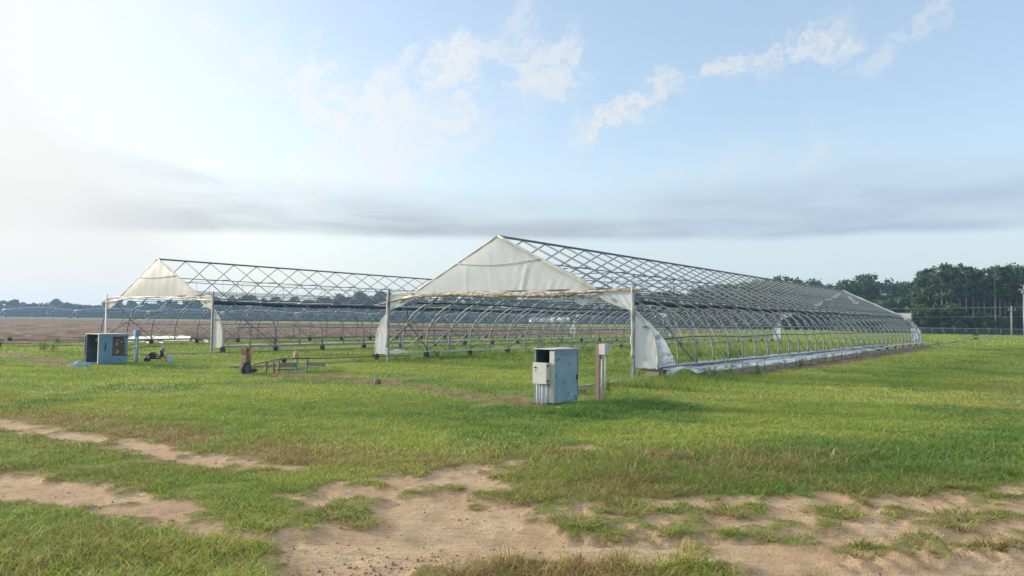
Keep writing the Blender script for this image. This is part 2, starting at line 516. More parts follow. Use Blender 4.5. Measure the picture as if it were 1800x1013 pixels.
def blades(y0, y1, dens, h0, h1, w, fine):
    k = .78
    area = k * (y1 * y1 - y0 * y0) + 7 * (y1 - y0)
    N = int(area * dens)
    y = np.sqrt(NR.random(N) * (y1 * y1 - y0 * y0) + y0 * y0)
    x = (NR.random(N) * 2 - 1) * (k * y + 3.5)
    b = bare(x, y)
    dirt = region(x, y, DIRT[:9], 1.25, .03); deep = .75 * region(x, y, DEEP, 1.0, .05); dryr = region(x, y, DRY, .7, .03); tired = region(x, y, TIRED, 1.5, .08)
    keep = NR.random(N) > sstep(.10, .70, b) * .90 + .075 * sstep(.6, .95, b)
    # ploughed soil and the tracks stay clear
    u, v = to_local(x, y)
    keep &= ~((v > 33) & (u < 115))
    clump = fbm(x * (3.2 if fine else .9), y * (3.2 if fine else .9), 3, 21)
    keep &= NR.random(N) < (sstep(.15, .6, clump) + .2) * (1 - .35 * dryr) * (1 - .3 * dirt)
    x, y, b, dirt, deep, dryr, tired, clump, u, v = [q[keep] for q in (x, y, b, dirt, deep, dryr, tired, clump, u, v)]
    N = len(x)
    big = fbm(x * .22, y * .22, 3, 31) + .06 * np.sin((y + .3 * x) * 3.4 + 2 * fbm(x * .1, y * .1, 2, 9))
    h = (h0 + (h1 - h0) * NR.random(N) ** 1.6) * (.55 + .9 * clump)
    h *= 1 + 1.1 * deep + .35 * sstep(.25, .5, dirt) * sstep(.45, .7, clump)
    bottom = sstep(6.4, 5.6, y) * sstep(.3, .1, b)
    h *= 1 + .9 * bottom
    h *= 1 - .55 * sstep(.1, .5, b) - .2 * dirt * (1 - bottom)
    # longer growth inside and along the greenhouses
    edge = np.exp(-((v + 6.9) / .9) ** 2) * (u > -3) * (u < 3.5) + np.exp(-((v - 6.3) / .8) ** 2) * (u > -1) * (u < 46) \
        + .7 * np.exp(-((v + 8.6) / .6) ** 2) * (u > -9) * (u < -5.6)
    inside = (np.abs(v) < 5.5) & (u > 5) & (u < 47)
    h *= 1 + 3.2 * edge + 2.6 * inside * sstep(.42, .6, fbm(x * .3, y * .3, 2, 41))
    # each blade's own colour: green, yellow green, straw
    g1 = np.array([.205, .320, .048]); g2 = np.array([.440, .475, .098]); g3 = np.array([.075, .170, .036]); st = np.array([.50, .37, .16]); br = np.array([.22, .145, .065])
    r = NR.random((N, 1))
    c = g1 + (g2 - g1) * np.clip(np.clip(sstep(.3, .7, big) * .75 + .35 * bottom, 0, 1)[:, None] + (r - .5) * .7, 0, 1)
    dk = np.clip(deep * .75 + .45 * edge, 0, .85)[:, None]
    c = c * (1 - dk) + g3 * dk
    dry = np.clip(.09 + .16 * bottom + .42 * bottom * sstep(-1.6, -.4, x) + .55 * dryr + .5 * tired + .75 * dirt * (1 - .45 * bottom) - .15 * deep, 0, .85)
    dry = dry * (.35 + 1.1 * sstep(.3, .7, fbm(x * .8, y * .8, 3, 61)))
    s = (NR.random(N) < dry)[:, None]
    c = np.where(s, st + (br - st) * NR.random((N, 1)), c)
    herb = (sstep(.56, .68, fbm(x * .45, y * .45, 3, 71)) * sstep(7, 12, y))[:, None] * (NR.random((N, 1)) < .6)
    c = c * (1 - herb) + np.array([.085, .215, .045]) * herb
    thin = sstep(.35, .6, b)[:, None]
    c = c * (1 - thin * .8) + st * (.6 + .6 * NR.random((N, 1))) * thin * .8
    stalk = (NR.random(N) < .004) & (edge < .1)
    wide = NR.random(N) < .07
    h = np.where(stalk, h * 1.7, np.where(wide, h * .75, h)); c = np.where(stalk[:, None], st * .9, c)
    c = np.where(wide[:, None], c * np.array([.72, .95, .85]), c) * (.62 + .68 * NR.random((N, 1)))
    ph = NR.random(N) * 2 * PI; ld = NR.random(N) * 2 * PI; ln = h * (.5 + 1.3 * NR.random(N)); h = h * .85
    ln = np.where(stalk, h * .25, ln)
    z = hz(x, y) - .005
    sx, sy = np.cos(ph), np.sin(ph); lx, ly = np.cos(ld) * ln, np.sin(ld) * ln
    ww = w * (.7 + .6 * NR.random(N)) * .5 * np.where(wide, 2.6, 1.)
    P = np.stack
    if fine:
        A = P([x - sx * ww, y - sy * ww, z], 1); B = P([x + sx * ww, y + sy * ww, z], 1)
        mx, my, mz = x + lx * .35, y + ly * .35, z + h * .62
        C = P([mx - sx * ww * .75, my - sy * ww * .75, mz], 1); D = P([mx + sx * ww * .75, my + sy * ww * .75, mz], 1)
        T = P([x + lx, y + ly, z + h * .93], 1)
        V = np.stack([A, B, C, D, T], 1).reshape(-1, 3)
        b0 = np.arange(N) * 5
        F = np.concatenate([P([b0, b0 + 1, b0 + 3], 1), P([b0, b0 + 3, b0 + 2], 1), P([b0 + 2, b0 + 3, b0 + 4], 1)])
        return V, F, np.repeat(c, 5, 0)
    A = P([x - sx * ww, y - sy * ww, z], 1); B = P([x + sx * ww, y + sy * ww, z], 1)
    T = P([x + lx * .7, y + ly * .7, z + h], 1)
    b0 = np.arange(N) * 3
    return np.stack([A, B, T], 1).reshape(-1, 3), P([b0, b0 + 1, b0 + 2], 1), np.repeat(c, 3, 0)


Vs, Fs, Cs, off = [], [], [], 0
for z in ((3.4, 9.0, 5000, .018, .075, .0065, True), (9.0, 16.0, 1900, .022, .085, .010, True), (16., 30., 560, .03, .10, .019, False),
          (30., 62., 120, .045, .12, .042, False), (62., 150., 9, .07, .17, .12, False)):
    v_, f_, c_ = blades(*z)
    Vs.append(v_); Fs.append(f_ + off); Cs.append(c_); off += len(v_)
V = np.concatenate(Vs); F = np.concatenate(Fs); C_ = np.concatenate(Cs)
me = np_mesh('grass', V, F, [GRASS_M], False)
fattr(me, 'col', np.concatenate([C_, np.ones((len(C_), 1))], 1), 'FLOAT_COLOR')
tag(link('grass', me), 'short green and straw coloured grass covering the mown lawn around the frames', 'grass', kind='stuff')
print('grass blades tris', len(F))

# small stones and clods on the sand
N = 5200
x = NR.uniform(-7, 9, N); y = NR.uniform(4.4, 9.0, N)
w8 = np.exp(-((x + .75) / .6) ** 2 - ((y - 5.1) / .4) ** 2)
k = (bare(x, y) > .55) & (NR.random(N) < .35 + w8)
x, y = x[k], y[k]
x = np.concatenate([x, NR.normal(-.6, .55, 900)]); y = np.concatenate([y, NR.normal(5.15, .25, 900)])
k = bare(x, y) > .5; x, y = x[k], y[k]
N = len(x)
r = .003 + .011 * NR.random(N) ** 3
ico = np.array([(1, 0, 0), (-1, 0, 0), (0, 1, 0), (0, -1, 0), (0, 0, 1), (0, 0, -1)], float)
icf = np.array([(0, 2, 4), (2, 1, 4), (1, 3, 4), (3, 0, 4), (2, 0, 5), (1, 2, 5), (3, 1, 5), (0, 3, 5)])
V = (ico[None] * (.7 + .6 * NR.random((N, 6, 1)))) * r[:, None, None] + np.stack([x, y, hz(x, y) + r * .3], 1)[:, None, :]
F = (icf[None] + (np.arange(N) * 6)[:, None, None]).reshape(-1, 3)
me = np_mesh('pebbles', V.reshape(-1, 3), F, [simple('clods', (.16, .11, .075), (.30, .22, .15), 30., .95)], False)
tag(link('pebbles', me), 'small dark clods and stones scattered over the sandy track', 'pebbles', kind='stuff')

# dead straw lying on the sand
N = 9000
x = NR.uniform(-6.5, 8, N); y = NR.uniform(4.5, 9.2, N); b = bare(x, y)
k = (b > .3) & (NR.random(N) < np.clip(1.25 - b, .12, 1))
x, y = x[k], y[k]; N = len(x)
an = NR.normal(.1, .9, N); ln = NR.uniform(.02, .085, N); wd = NR.uniform(.0012, .0028, N)
z = hz(x, y) + NR.uniform(.002, .012, N)
dx, dy = np.cos(an) * ln, np.sin(an) * ln
nx_, ny_ = -np.sin(an) * wd, np.cos(an) * wd
x2, y2 = x + dx, y + dy; z2 = hz(x2, y2) + NR.uniform(.002, .02, N)
V = np.stack([np.stack([x - nx_, y - ny_, z], 1), np.stack([x + nx_, y + ny_, z], 1), np.stack([x2, y2, z2], 1)], 1).reshape(-1, 3)
me = np_mesh('straw_litter', V, np.arange(N * 3).reshape(-1, 3), [GRASS_M], False)
cc = np.array([.46, .34, .17]) * (.25 + .8 * NR.random((N, 1)))
fattr(me, 'col', np.repeat(np.concatenate([cc, np.ones((N, 1))], 1), 3, 0), 'FLOAT_COLOR')
tag(link('straw_litter', me), 'dead straw scattered flat over the sandy track', 'straw', kind='stuff')

# ------------------------------------------------------------------ greenhouse
P_ = 1.423; NB = 34; L = P_ * NB
HR = 4.588; SL = .483; WF = 6.05


def profile():
    # straight rafter, then a bend down to the sill
    a = math.atan(SL); v0 = 5.12; z0 = HR - SL * v0
    r = (WF - v0) / (1 - math.sin(a))
    pts = [(0., HR), (1.8, HR - SL * 1.8), (4.0, HR - SL * 4.0), (v0, z0)]
    for i in range(1, 8):
        t = a + (PI / 2 - a) * i / 7           # heading below the horizontal
        pts.append((v0 + r * (math.sin(t) - math.sin(a)), z0 - r * (math.cos(a) - math.cos(t))))
    pts.append((WF, .27))
    return pts


PROF = profile()


def pv_at(z):
    """half width of the frame at height z"""
    for (v1, z1), (v2, z2) in zip(PROF, PROF[1:]):
        if z2 <= z <= z1: return v1 + (v2 - v1) * (z1 - z) / max(z1 - z2, 1e-6)
    return WF


def arch_pts(s=0.):
    right = [(s, -v, z) for v, z in reversed(PROF)]
    left = [(s, v, z) for v, z in PROF[1:]]
    return right + left


ARCH_ME = None


def share(o, parent, loc, name=None):
    c = o.copy(); COL.objects.link(c); c.parent = parent; c.location = loc
    if name: c.name = name
    return c


def wob(a, b, seed=0.):
    return math.sin(a * 7.1 + seed) * .5 + math.sin(a * 13.7 + b * 5.1 + seed * 2) * .3 + math.sin(a * 29 + b * 11 + seed) * .2


def greenhouse(origin, label, near):
    root = thing('greenhouse', label, 'greenhouse', (origin[0], origin[1], 0), ROTZ, 'roofless greenhouse frames')
    steel = GALV if near else GALV_DARK
    rr = .034 if near else .029
    arch = None
    for k in range(NB + 1):
        u = k * P_
        if arch is None:
            arch = MB().tube(arch_pts(), rr, 6).build('arch', steel, root, (u, 0, 0))
        else:
            share(arch, root, (u, 0, 0))
    MB().tube([(-.02, 0, HR + .03), (L + .02, 0, HR + .03)], .045, 8).build('ridge_pipe', GALV_DARK, root)
    for sv in (1, -1):
        for v in (1.95, 3.6):
            MB().tube([(0, sv * v, HR - SL * v - .055), (L, sv * v, HR - SL * v - .055)], .021, 6).build('purlin', GALV_DARK, root)
        vw = pv_at(1.56) - .07
        MB().tube([(-.25 if sv < 0 else 0, sv * vw, 1.56), (L, sv * vw, 1.56)], .034 if sv < 0 else .022, 6).build('wall_rail', BLUEPIPE if near and sv < 0 else GALV_DARK, root)
        # sill channel with its lip
        b = MB().box((L / 2, sv * WF, .33), (L + .1, .055, .07)).box((L / 2, sv * (WF + .07), .285), (L + .1, .085, .02))
        b.build('sill_rail', SILVER if near else GALV, root)
        # thin hose at hip height on the inside
        pts = [(.8 + i * 2.2, sv * (pv_at(1.2) - .12), 1.22 + .03 * math.sin(i * 1.7 + sv)) for i in range(22)]
        MB().tube(pts, .017, 5).build('hose', BLACK, root)
        # trolley rollers under the sill
        rb = None
        for k in range(0, NB + 1, 2):
            if rb is None:
                q = MB().box((0, .05, .185), (.20, .035, .2)).box((0, -.05, .185), (.20, .035, .2)).box((0, 0, .30), (.22, .14, .03))
                q.tube([(0, -.032, .15), (0, .032, .15)], .07, 10, 1)
                rb = q.build('roller', [DARKIRON, RUST], root, (k * P_, sv * WF, 0))
            else:
                share(rb, root, (k * P_, sv * WF, 0))
        # straight struts of each bay: sill to tie end, and tie end to wall rail
        st = kn = sb = None
        for k in range(NB):
            u = k * P_
            if st is None:
                st = MB().tube([(0, sv * (WF - .06), .38), (P_, sv * 4.25, 2.50)], .021 if near else .020, 5).build('bay_strut', steel, root, (u, 0, 0))
            else:
                share(st, root, (u, 0, 0))
            if sb is None:
                sb = MB().tube([(0, sv * (pv_at(1.2) - .03), 1.2), (P_ * .85, sv * (WF - .05), .36)], .013, 5).build('sill_brace', steel, root, (u, 0, 0))
            else:
                share(sb, root, (u, 0, 0))
            if kn is None:
                kn = MB().tube([(P_, sv * 4.1, 2.55), (P_, sv * (vw - .03), 1.56)], .020, 5).build('knee_strut', steel, root, (u, 0, 0))
            elif k < NB - 1:
                share(kn, root, (u, 0, 0))
        # X braces in the end bays
        for s0, s1 in ((0, 1), (L, -1)):
            q = lambda k, z: (s0 + s1 * k * P_, sv * (pv_at(z) - .09), z)
            MB().tube([q(.05, 2.35), q(1.0, 1.5), q(2.0, .42)], .021, 5).build('cross_brace', GALV_DARK, root)
            MB().tube([q(.05, .5), q(1.0, 1.42), q(3.0, 2.45)], .019, 5).build('cross_brace', GALV_DARK, root)
    # ties with drop rods and the pipes they carry
    tie = None
    for k in range(2, NB, 2):
        if tie is None:
            q = MB().tube([(0, -4.05, 2.62), (0, 4.05, 2.62)], .022, 5)
            q.tube([(0, -1.95, HR - SL * 1.95), (0, 1.95, HR - SL * 1.95)], .018, 5)
            for v in (-2.6, -1.3, 0, 1.3, 2.6):
                q.tube([(0, v, 2.62), (0, v, min(HR - SL * abs(v), HR - SL * 1.95 if abs(v) < 1.95 else 9))], .009, 4)
            for a, b in ((-4.0, -2.6), (4.0, 2.6), (-1.3, -2.6), (1.3, 2.6)):
                q.tube([(0, a, 2.62), (0, b, HR - SL * abs(b))], .012, 4)
            tie = q.build('tie_truss', GALV_DARK, root, (k * P_, 0, 0))
        else:
            share(tie, root, (k * P_, 0, 0))
    for v, z in ((-2.6, 2.58), (-.9, 3.02), (.9, 3.02), (2.6, 2.58), (-3.7, 2.72), (3.7, 2.52)):
        pts = [(.3 + i * 2.4, v + .015 * math.sin(i * 2.1 + v), z + .02 * math.sin(i * 1.3 + v * 3)) for i in range(21)]
        MB().tube(pts, .017, 5).build('overhead_pipe', GALV_DARK, root)
    rods = MB()
    for k in range(1, 64):
        for v, z in ((-2.6, 2.58), (2.6, 2.58)):
            rods.tube([(k * .76, v, z), (k * .76, v, z - .32)], .008, 4)
    rods.build('drop_nozzles', BLACK, root)
    # dark cloth rolled up under the eave
    for v, r0 in ((-4.55, .10 if not near else .075),):
        pts, rs = [], []
        for i in range(40):
            pts.append((.35 + i * 1.2, v + .03 * math.sin(i * 1.9), 2.36 + .025 * math.sin(i * .9 + 1) - (.03 if near else 0)))
            rs.append(r0 * (1 + .22 * math.sin(i * 2.7)))
        MB().tube(pts, rs, 7).build('rolled_shade_cloth', ROLLCLOTH, root)
    if near:
        MB().tube([(1.2, -4.75, 2.50), (L - 1, -4.75, 2.50)], .04, 6).build('eave_pipe', BLUEPIPE, root)
        MB().tube([(2.5, -4.3, 2.62), (30, -4.3, 2.62)], .03, 6).build('eave_pipe', RUSTPALE, root)
        pts = [(.6 + i * 2.2, 4.5, 2.33 + .03 * math.sin(i)) for i in range(22)]
        MB().tube(pts, .035, 6).build('rolled_shade_cloth', ROLLCLOTH, root)
    # end frames: posts and lintel
    for u, s in ((0, 1), (L, -1)):
        for sv in (1, -1):
            q = MB().box((u - s * .1, sv * 5.29, 1.44), (.075, .075, 2.88))
            if near and sv < 0 and u == 0: q.box((u - s * .1, sv * 5.29, .12), (.1, .1, .5))
            q.build('end_post', WHITEPAINT if (not near and sv > 0 and u == 0) else GALV, root)
        MB().tube([(u - s * .1, -5.25, 2.70), (u - s * .1, 5.25, 2.70)], .028, 6).build('lintel_pipe', GALV, root)
    if near:
        for sv in (1, -1):
            MB().tube([(-.16, sv * (5.29 + .015 * math.sin(i * 1.3)), .62 + i * .145) for i in range(16)], [.045 + .014 * math.sin(i * 2.1) for i in range(16)], 7).build('post_wrap', ROLL_CLEAN, root)
    # ---- what is left of the film
    film = SHEET if near else SHEET_CREAM
    zb = 2.64
    hw = (HR - zb) / SL

    RIDGES = ((1.05, .32, .03), (1.55, .40, .022), (1.9, .42, .02), (2.2, .45, .026), (2.5, .48, .02), (2.85, .5, .02), (-1.4, .05, .018), (-.2, -.1, .008), (.6, .9, .010), (3.3, .6, .02))

    def gable(a, t):
        z = zb + (HR - .03 - zb) * t
        w = hw * (1 - t) + .02
        v = (1 - 2 * a) * w
        sag = .05 * math.sin(PI * t) * math.cos((a - .5) * PI)
        pull = .009 * math.exp(-((a - .78) / .16) ** 2) * math.sin(v * 17 + z * 5) * (1 - t) + .006 * math.sin(v * 2.1 + z * 5) + .002 * math.sin(v * 11 - z * 4)
        for ck, kk, am in RIDGES: pull += am * math.exp(-((v + kk * (z - 2.64) + ck) / .05) ** 2) * min(1, 3 * (1 - t)) * sstep(1.0, .3, t)
        if not near: pull = .003 * math.sin(v * 9 + z) + .006 * math.sin(v * 2.2 + z * 3)
        return (-.055 - sag - pull, v, z)
    MB().grid(gable, 180, 30).build('gable_sheet', film, root)
    # cord seam across the sheet
    zc, n_ = 3.72, 18
    hwc = (HR - zc) / SL
    MB().tube([(-.105 - .045 * math.sin(PI * i / n_), hwc * (1 - 2 * i / n_), zc - (.12 if near else .05) * math.sin(PI * i / n_) + (.03 * i / n_ if near else 0)) for i in range(n_ + 1)],
              .018, 6).build('sheet_cord', ROLL_CLEAN, root)
    # wrapped rafters along the sheet
    for sv in (1, -1):
        pts = [(-.03, sv * (.0 + i * 4.2 / 14), HR + .035 - SL * i * 4.2 / 14) for i in range(15)]
        rs = [.045 + .012 * math.sin(i * 2.3) + (.03 if (sv < 0 and near and 6 < i < 13) else 0) for i in range(15)]
        MB().tube(pts, rs, 8).build('rafter_wrap', ROLL_CLEAN, root)
    # bottom hem rolled up and dirty
    if near:
        cp = [(6.0, 2.22, .035), (5.3, 2.36, .045), (4.4, 2.50, .07), (3.4, 2.60, .09), (2.0, 2.63, .10), (.6, 2.60, .115), (-.8, 2.56, .125), (-2.2, 2.57, .105), (-3.4, 2.61, .075), (-4.4, 2.65, .055), (-5.2, 2.68, .05), (-5.9, 2.70, .03)]
    else:
        cp = [(5.6, 2.42, .03), (4.6, 2.50, .05), (3.4, 2.58, .055), (2.0, 2.66, .05), (.6, 2.68, .045), (-.8, 2.66, .045), (-2.2, 2.62, .05), (-3.4, 2.56, .05), (-4.4, 2.50, .045), (-5.3, 2.45, .04)]
    pts, rs = [], []
    for (a, b, c), (a2, b2, c2) in zip(cp, cp[1:]):
        for i in range(5):
            t = i / 5
            pts.append((-.16 + .01 * math.sin(a * 5 + i), a + (a2 - a) * t, b + (b2 - b) * t + .006 * math.sin(i * 2.2 + a))); rs.append((c + (c2 - c) * t) * .74 * (1 + .05 * math.sin(i * 2.5 + a * 4)))
    def hem(a, t):
        f = a * (len(pts) - 1); i = min(int(f), len(pts) - 2); q = f - i
        p0, p1 = pts[i], pts[i + 1]
        c = [p0[j] * (1 - q) + p1[j] * q for j in range(3)]; r0 = rs[i] * (1 - q) + rs[i + 1] * q
        th = 2 * PI * t
        k = 1 + .16 * math.sin(3 * th + c[1] * 2.2) + .10 * math.sin(5 * th - c[1] * 5.1) + .06 * math.sin(c[1] * 19 + th)
        return (c[0] + r0 * .6 * k * math.cos(th), c[1], c[2] + r0 * k * math.sin(th))
    MB().grid(hem, 150, 17).build('hem_roll', ROLL, root)
    MB().grid(lambda a, t: (-.12 - .02 * math.sin(a * 40), 5.2 - 10.4 * a, 2.72 - .09 * t + .01 * math.sin(a * 55)), 60, 4).build('valance', ROLL_CLEAN, root)

    def curve_v(z, inset=0.):
        return pv_at(z) - inset

    # upper corner triangles between lintel, post and bend
    for sv in (1, -1):
        def tri(a, t, sv=sv):
            z = 2.70 - (.70 - (.0 if near else -.05)) * t
            lo = 3.95 + (curve_v(max(2.0, z)) - 3.95) * min(1, t * 1.02)
            lo = min(lo, 5.26)
            if near and sv < 0: lo = min(lo, 4.25 + 1.05 * t ** 1.3)
            v = lo + (5.27 - lo) * a
            fold = .012 * math.sin((v * 1.4 + z) * 19) * (1 - .3 * a) if (near and sv < 0) else .003 * math.sin(v * 12 + z * 9)
            return (-.07 - fold, sv * v, z)
        MB().grid(tri, 22, 16).build('corner_sheet', film, root)
    # lower side wings between post and bend
    for sv in (1, -1):
        if not near and sv > 0:
            # only a thin wrap up the white post is left here
            pts = [(-.06, sv * (5.38 + .02 * math.sin(i)), .5 + i * .16) for i in range(13)]
            MB().tube(pts, [.03 + .02 * math.sin(i * 1.7) ** 2 for i in range(13)], 6).build('side_sheet', film, root)
            continue

        def wing(a, t, sv=sv):
            z = 2.02 - (2.02 - (.33 if near else .28)) * t
            vo = curve_v(z) + .01
            v = 5.27 + (vo - 5.27) * a
            fold = .013 * math.sin((z * .8 - v * 1.5) * 15 + 2 * math.sin(z * 3)) * (1 - a * .5) * math.sin(PI * min(1, t * 1.2 + .1)) + .003 * math.sin(v * 25 + z * 3)
            return (-.045 - fold * (1 if near else .6), sv * v, z + (.012 * math.sin(v * 17) if t > .97 else 0))
        MB().grid(wing, 20, 30).build('side_sheet', film, root)
        pts = [(-.02, sv * (curve_v(2.3 - i * .15) + .02), 2.3 - i * .15) for i in range(14)]
        if sv < 0 or near: pts = [(-.1, sv * (pv_at(2.66 - i * .06) + .02), 2.66 - i * .06) for i in range(6)] + pts
        MB().tube(pts, [.036 + .012 * math.sin(i * 1.9) for i in range(len(pts))], 7).build('bend_wrap', ROLL_CLEAN, root)
    if near:
        # film flaring back along the right wall from the corner
        def flare(a, t):
            z = 1.75 - 1.38 * t
            u = .02 + (.05 + .80 * t) * a
            v = curve_v(z) + .04 + .16 * t * a + .012 * math.sin(u * 14 + t * 5) * a
            return (u, -v, z)
        MB().grid(flare, 14, 20).build('flared_sheet', SHEET_BLUE, root)
        # scrap hanging below the lintel
        MB().grid(lambda a, t: (.18 + .05 * math.sin(a * 5 + t * 3), -3.0 - .95 * a, 2.55 - (.12 + .22 * math.sin(PI * min(1, a * 1.1)) ** .6) * t), 14, 8).build('hanging_scrap', SHEET_BLUE, root)

        # long skirt bunched along the right sill
        def skirt(a, t):
            u = .05 + 33.5 * a
            n1 = wob(a * 9, t, 1.); n2 = wob(a * 23, t * 2, 4.)
            zt = .42 + .012 * n2; far = min(1., max(0., (u - 20) / 13))
            zbm = .10 + .03 * n1 + .14 * far
            if u < 2.2: zbm += .2 * math.sin(PI * max(0., min(1., (u - .35) / 1.85)))
            if t < .25:
                s = t / .25
                return (u, -(WF - .10 + .16 * s), zt - .03 + .03 * math.sin(PI * s) + .012 * max(0, n2))
            s = (t - .25) / .75
            out = .06 + (.20 - .08 * far) * s ** .8 + .03 * math.sin(s * 9 + u * .5) * (1 - .5 * s) + .008 * n2
            return (u, -(WF + out), zt + (zbm - zt) * s + .012 * math.sin(s * 12 + u * .5))
        MB().grid(skirt, 260, 18).build('skirt_sheet', SHEET_BLUE, root)
        MB().tube([(-.1 + i * 1.4, -(WF + .135 + .006 * math.sin(i * 2.2)), .375 + .01 * math.sin(i * 1.7)) for i in range(25)], .032, 6).build('skirt_pipe', GALV, root)
        pts = [(25 + i * .42, -(WF + .28 + .1 * math.sin(i * .55)), .30 - .16 * math.sin(PI * min(1, i / 14)) + .02 * math.sin(i * 1.3)) for i in range(21)]
        MB().tube(pts, [.04 + .015 * math.sin(i * 2.1) for i in range(21)], 7).build('skirt_tail', SHEET_BLUE, root)
        MB().grid(lambda a, t: (.2 + 1.6 * a, 5.75 + .55 * t - .2 * math.sin(a * 4), .34 + .14 * math.sin(PI * t) * math.sin(PI * a) + .02 * math.sin(a * 17)), 18, 8).build('fallen_sheet', SHEET, root)
    else:
        # white film lying over the left sill
        MB().grid(lambda a, t: (.9 + 4.4 * a, WF + .02 + .14 * t, .52 + .02 * math.sin(a * 31) - .30 * t), 60, 6).build('sill_sheet', SHEET, root)
        for u0 in (2.6, 3.4, 5.6, 6.3):
            MB().grid(lambda a, t, u0=u0: (u0 + (.45 - .3 * t) * (a - .5) + .1 * t, WF + .06 + .02 * math.sin(a * 6), .30 - .2 * t), 5, 5).build('torn_scrap', SHEET, root)
    # white line of film on the sill from the front right corner
    MB().grid(lambda a, t: ((.2 if not near else 2) + 30 * a, -(WF - .03 - .09 * t), .385 + .05 * abs(math.sin(a * 37)) * math.sin(PI * t)), 120, 5).build('sill_sheet', SHEET, root)
    # ---- far end: tatters of film
    MB().tube([(L + .03, -.0 - i * 5.2 / 16, HR + .05 - SL * i * 5.2 / 16) for i in range(17)], [.07 + .02 * math.sin(i * 1.7) for i in range(17)], 7).build('rafter_wrap', SHEET, root)
    for (v1, v2, z1, z2) in ((.15, 1.5, 4.45, 3.95), (1.6, 2.6, 3.75, 3.3), (-.4, -1.3, 4.2, 3.6), (2.7, 3.9, 3.2, 2.8)):
        MB().grid(lambda a, t: (L + .05 + .02 * math.sin(a * 9), v1 + (v2 - v1) * a, z1 + (z2 - z1) * a - (.1 + .25 * math.sin(PI * a)) * t), 8, 5).build('torn_scrap', SHEET, root)
    for sv in (1, -1):
        MB().grid(lambda a, t, sv=sv: (L + .05 + .02 * math.sin(a * 9 + t * 7), sv * (5.27 + (curve_v(2.0 - 1.65 * t) - 5.27) * a), 2.0 - 1.65 * t), 10, 14).build('side_sheet', SHEET_BLUE if sv < 0 else SHEET, root)
        MB().grid(lambda a, t, sv=sv: (L + .06, sv * (3.9 + 1.35 * t + (5.27 - 3.9 - 1.35 * t) * a), 2.70 - .62 * t), 10, 10).build('corner_sheet', SHEET, root)
    MB().tube([(L - .3 - i * .55, -(pv_at(2.25 - i * .3) - .05), 2.25 - i * .3) for i in range(7)], .035, 6).build('end_strut', SILVER, root)
    return root


greenhouse(NEAR, 'nearer bare greenhouse frame with white gable sheet and long film skirt on its right side', True)
greenhouse(FAR, 'farther bare greenhouse frame on the left with cream gable sheet beside the ploughed field', False)


# ------------------------------------------------------------------ tracks the greenhouses roll on
def track(o, v, u0, u1, label, boards):
    root = thing('roller_track', label, 'track', (o[0], o[1], 0), ROTZ, 'low steel tracks under the greenhouses')
    MB().tube([(u0 + (u1 - u0) * i / 24, v, .075 + .008 * math.sin(i * 2.3)) for i in range(25)], .028, 6).build('rail', GALV, root)
    q = MB()
    post = None
    n = int((u1 - u0) / (P_ * 2)) + 1
    for k in range(min(n, 46)):
        u = u0 + .3 + k * P_ * 2
        if post is None:
            post = MB().box((0, v, .02), (.05, .05, .14)).box((0, v, .045), (.14, .07, .012)).build('rail_post', GALV_DARK, root, (u, 0, 0))
        else: share(post, root, (u, 0, 0))
    bd = None
    for k in boards:
        if bd is None:
            bd = MB().box((0, v + .02, .045), (.85, .12, .09), .02).build('sleeper_board', WOOD, root, (k, 0, 0))
        else:
            share(bd, root, (k, 0, 0))
    return root


track(NEAR, -6.06, -5.9, 86.5, 'long roller track along the right wall, running on to a distant rusty stop', (-5.3, -1.0, 1.2, 3.2))
track(NEAR, 6.06, -6.4, 49, 'roller track under the left wall of the nearer frame, ending by the broken boards', (-5.2, -4.6, 1.9))
track(FAR, -6.06, -4.6, 49, 'roller track under the right wall of the farther frame, ending near the scrap heap', (1.6, 4.4, 7.3))
track(FAR, 6.06, -4.2, 49, 'roller track under the far left wall, beside the ploughed field', ())

# timber edging boards and pegs outside the skirt of the nearer greenhouse
BS = 'timber edging boards below the film skirt'
proto = None
for i, u in enumerate([2.6 + 2.36 * k for k in range(19)]):
    wx, wy = loc2w(NEAR, u, -6.98 + R.uniform(-.05, .05))
    if proto is None:
        proto = thing('edging_board', 'grey timber edging board on steel pegs along the right wall below the skirt', 'board', (wx, wy, 0), ROTZ, BS)
        MB().box((0, 0, .13), (2.2, .04, .17), .012).build('plank', WOOD, proto)
        for s in (-.7, .75):
            MB().box((s, -.045, .14), (.05, .035, .42)).build('peg', GALV, proto)
        MB().tube([(-.9, -.12, .02), (-.3, -.10, .09), (.3, -.14, .05), (.95, -.1, .12)], .018, 5).build('loose_pipe', GALV_DARK, proto)
    else:
        r_ = proto.copy(); COL.objects.link(r_); r_.location = (wx, wy, R.uniform(-.05, .04)); r_.rotation_euler = (0, R.uniform(-.02, .02), ROTZ + R.uniform(-.03, .03))
        for ch in list(proto.children):
            c = ch.copy(); COL.objects.link(c); c.parent = r_

# roller trolley standing at the front right corner
t = thing('corner_trolley', 'rusty trolley bracket with timber block under the front right corner post', 'bracket', (*loc2w(NEAR, -.35, -6.1), 0), ROTZ)
MB().box((0, 0, .30), (.10, .8, .06)).box((-.02, -.32, .2), (.16, .06, .24)).build('bracket', DARKIRON, t)
MB().box((0, .02, .20), (.14, .42, .12)).build('timber_block', WOOD, t)
MB().tube([(-.1, .42, .30), (-.12, .44, .08)], .02, 6).build('pin', RUST, t)

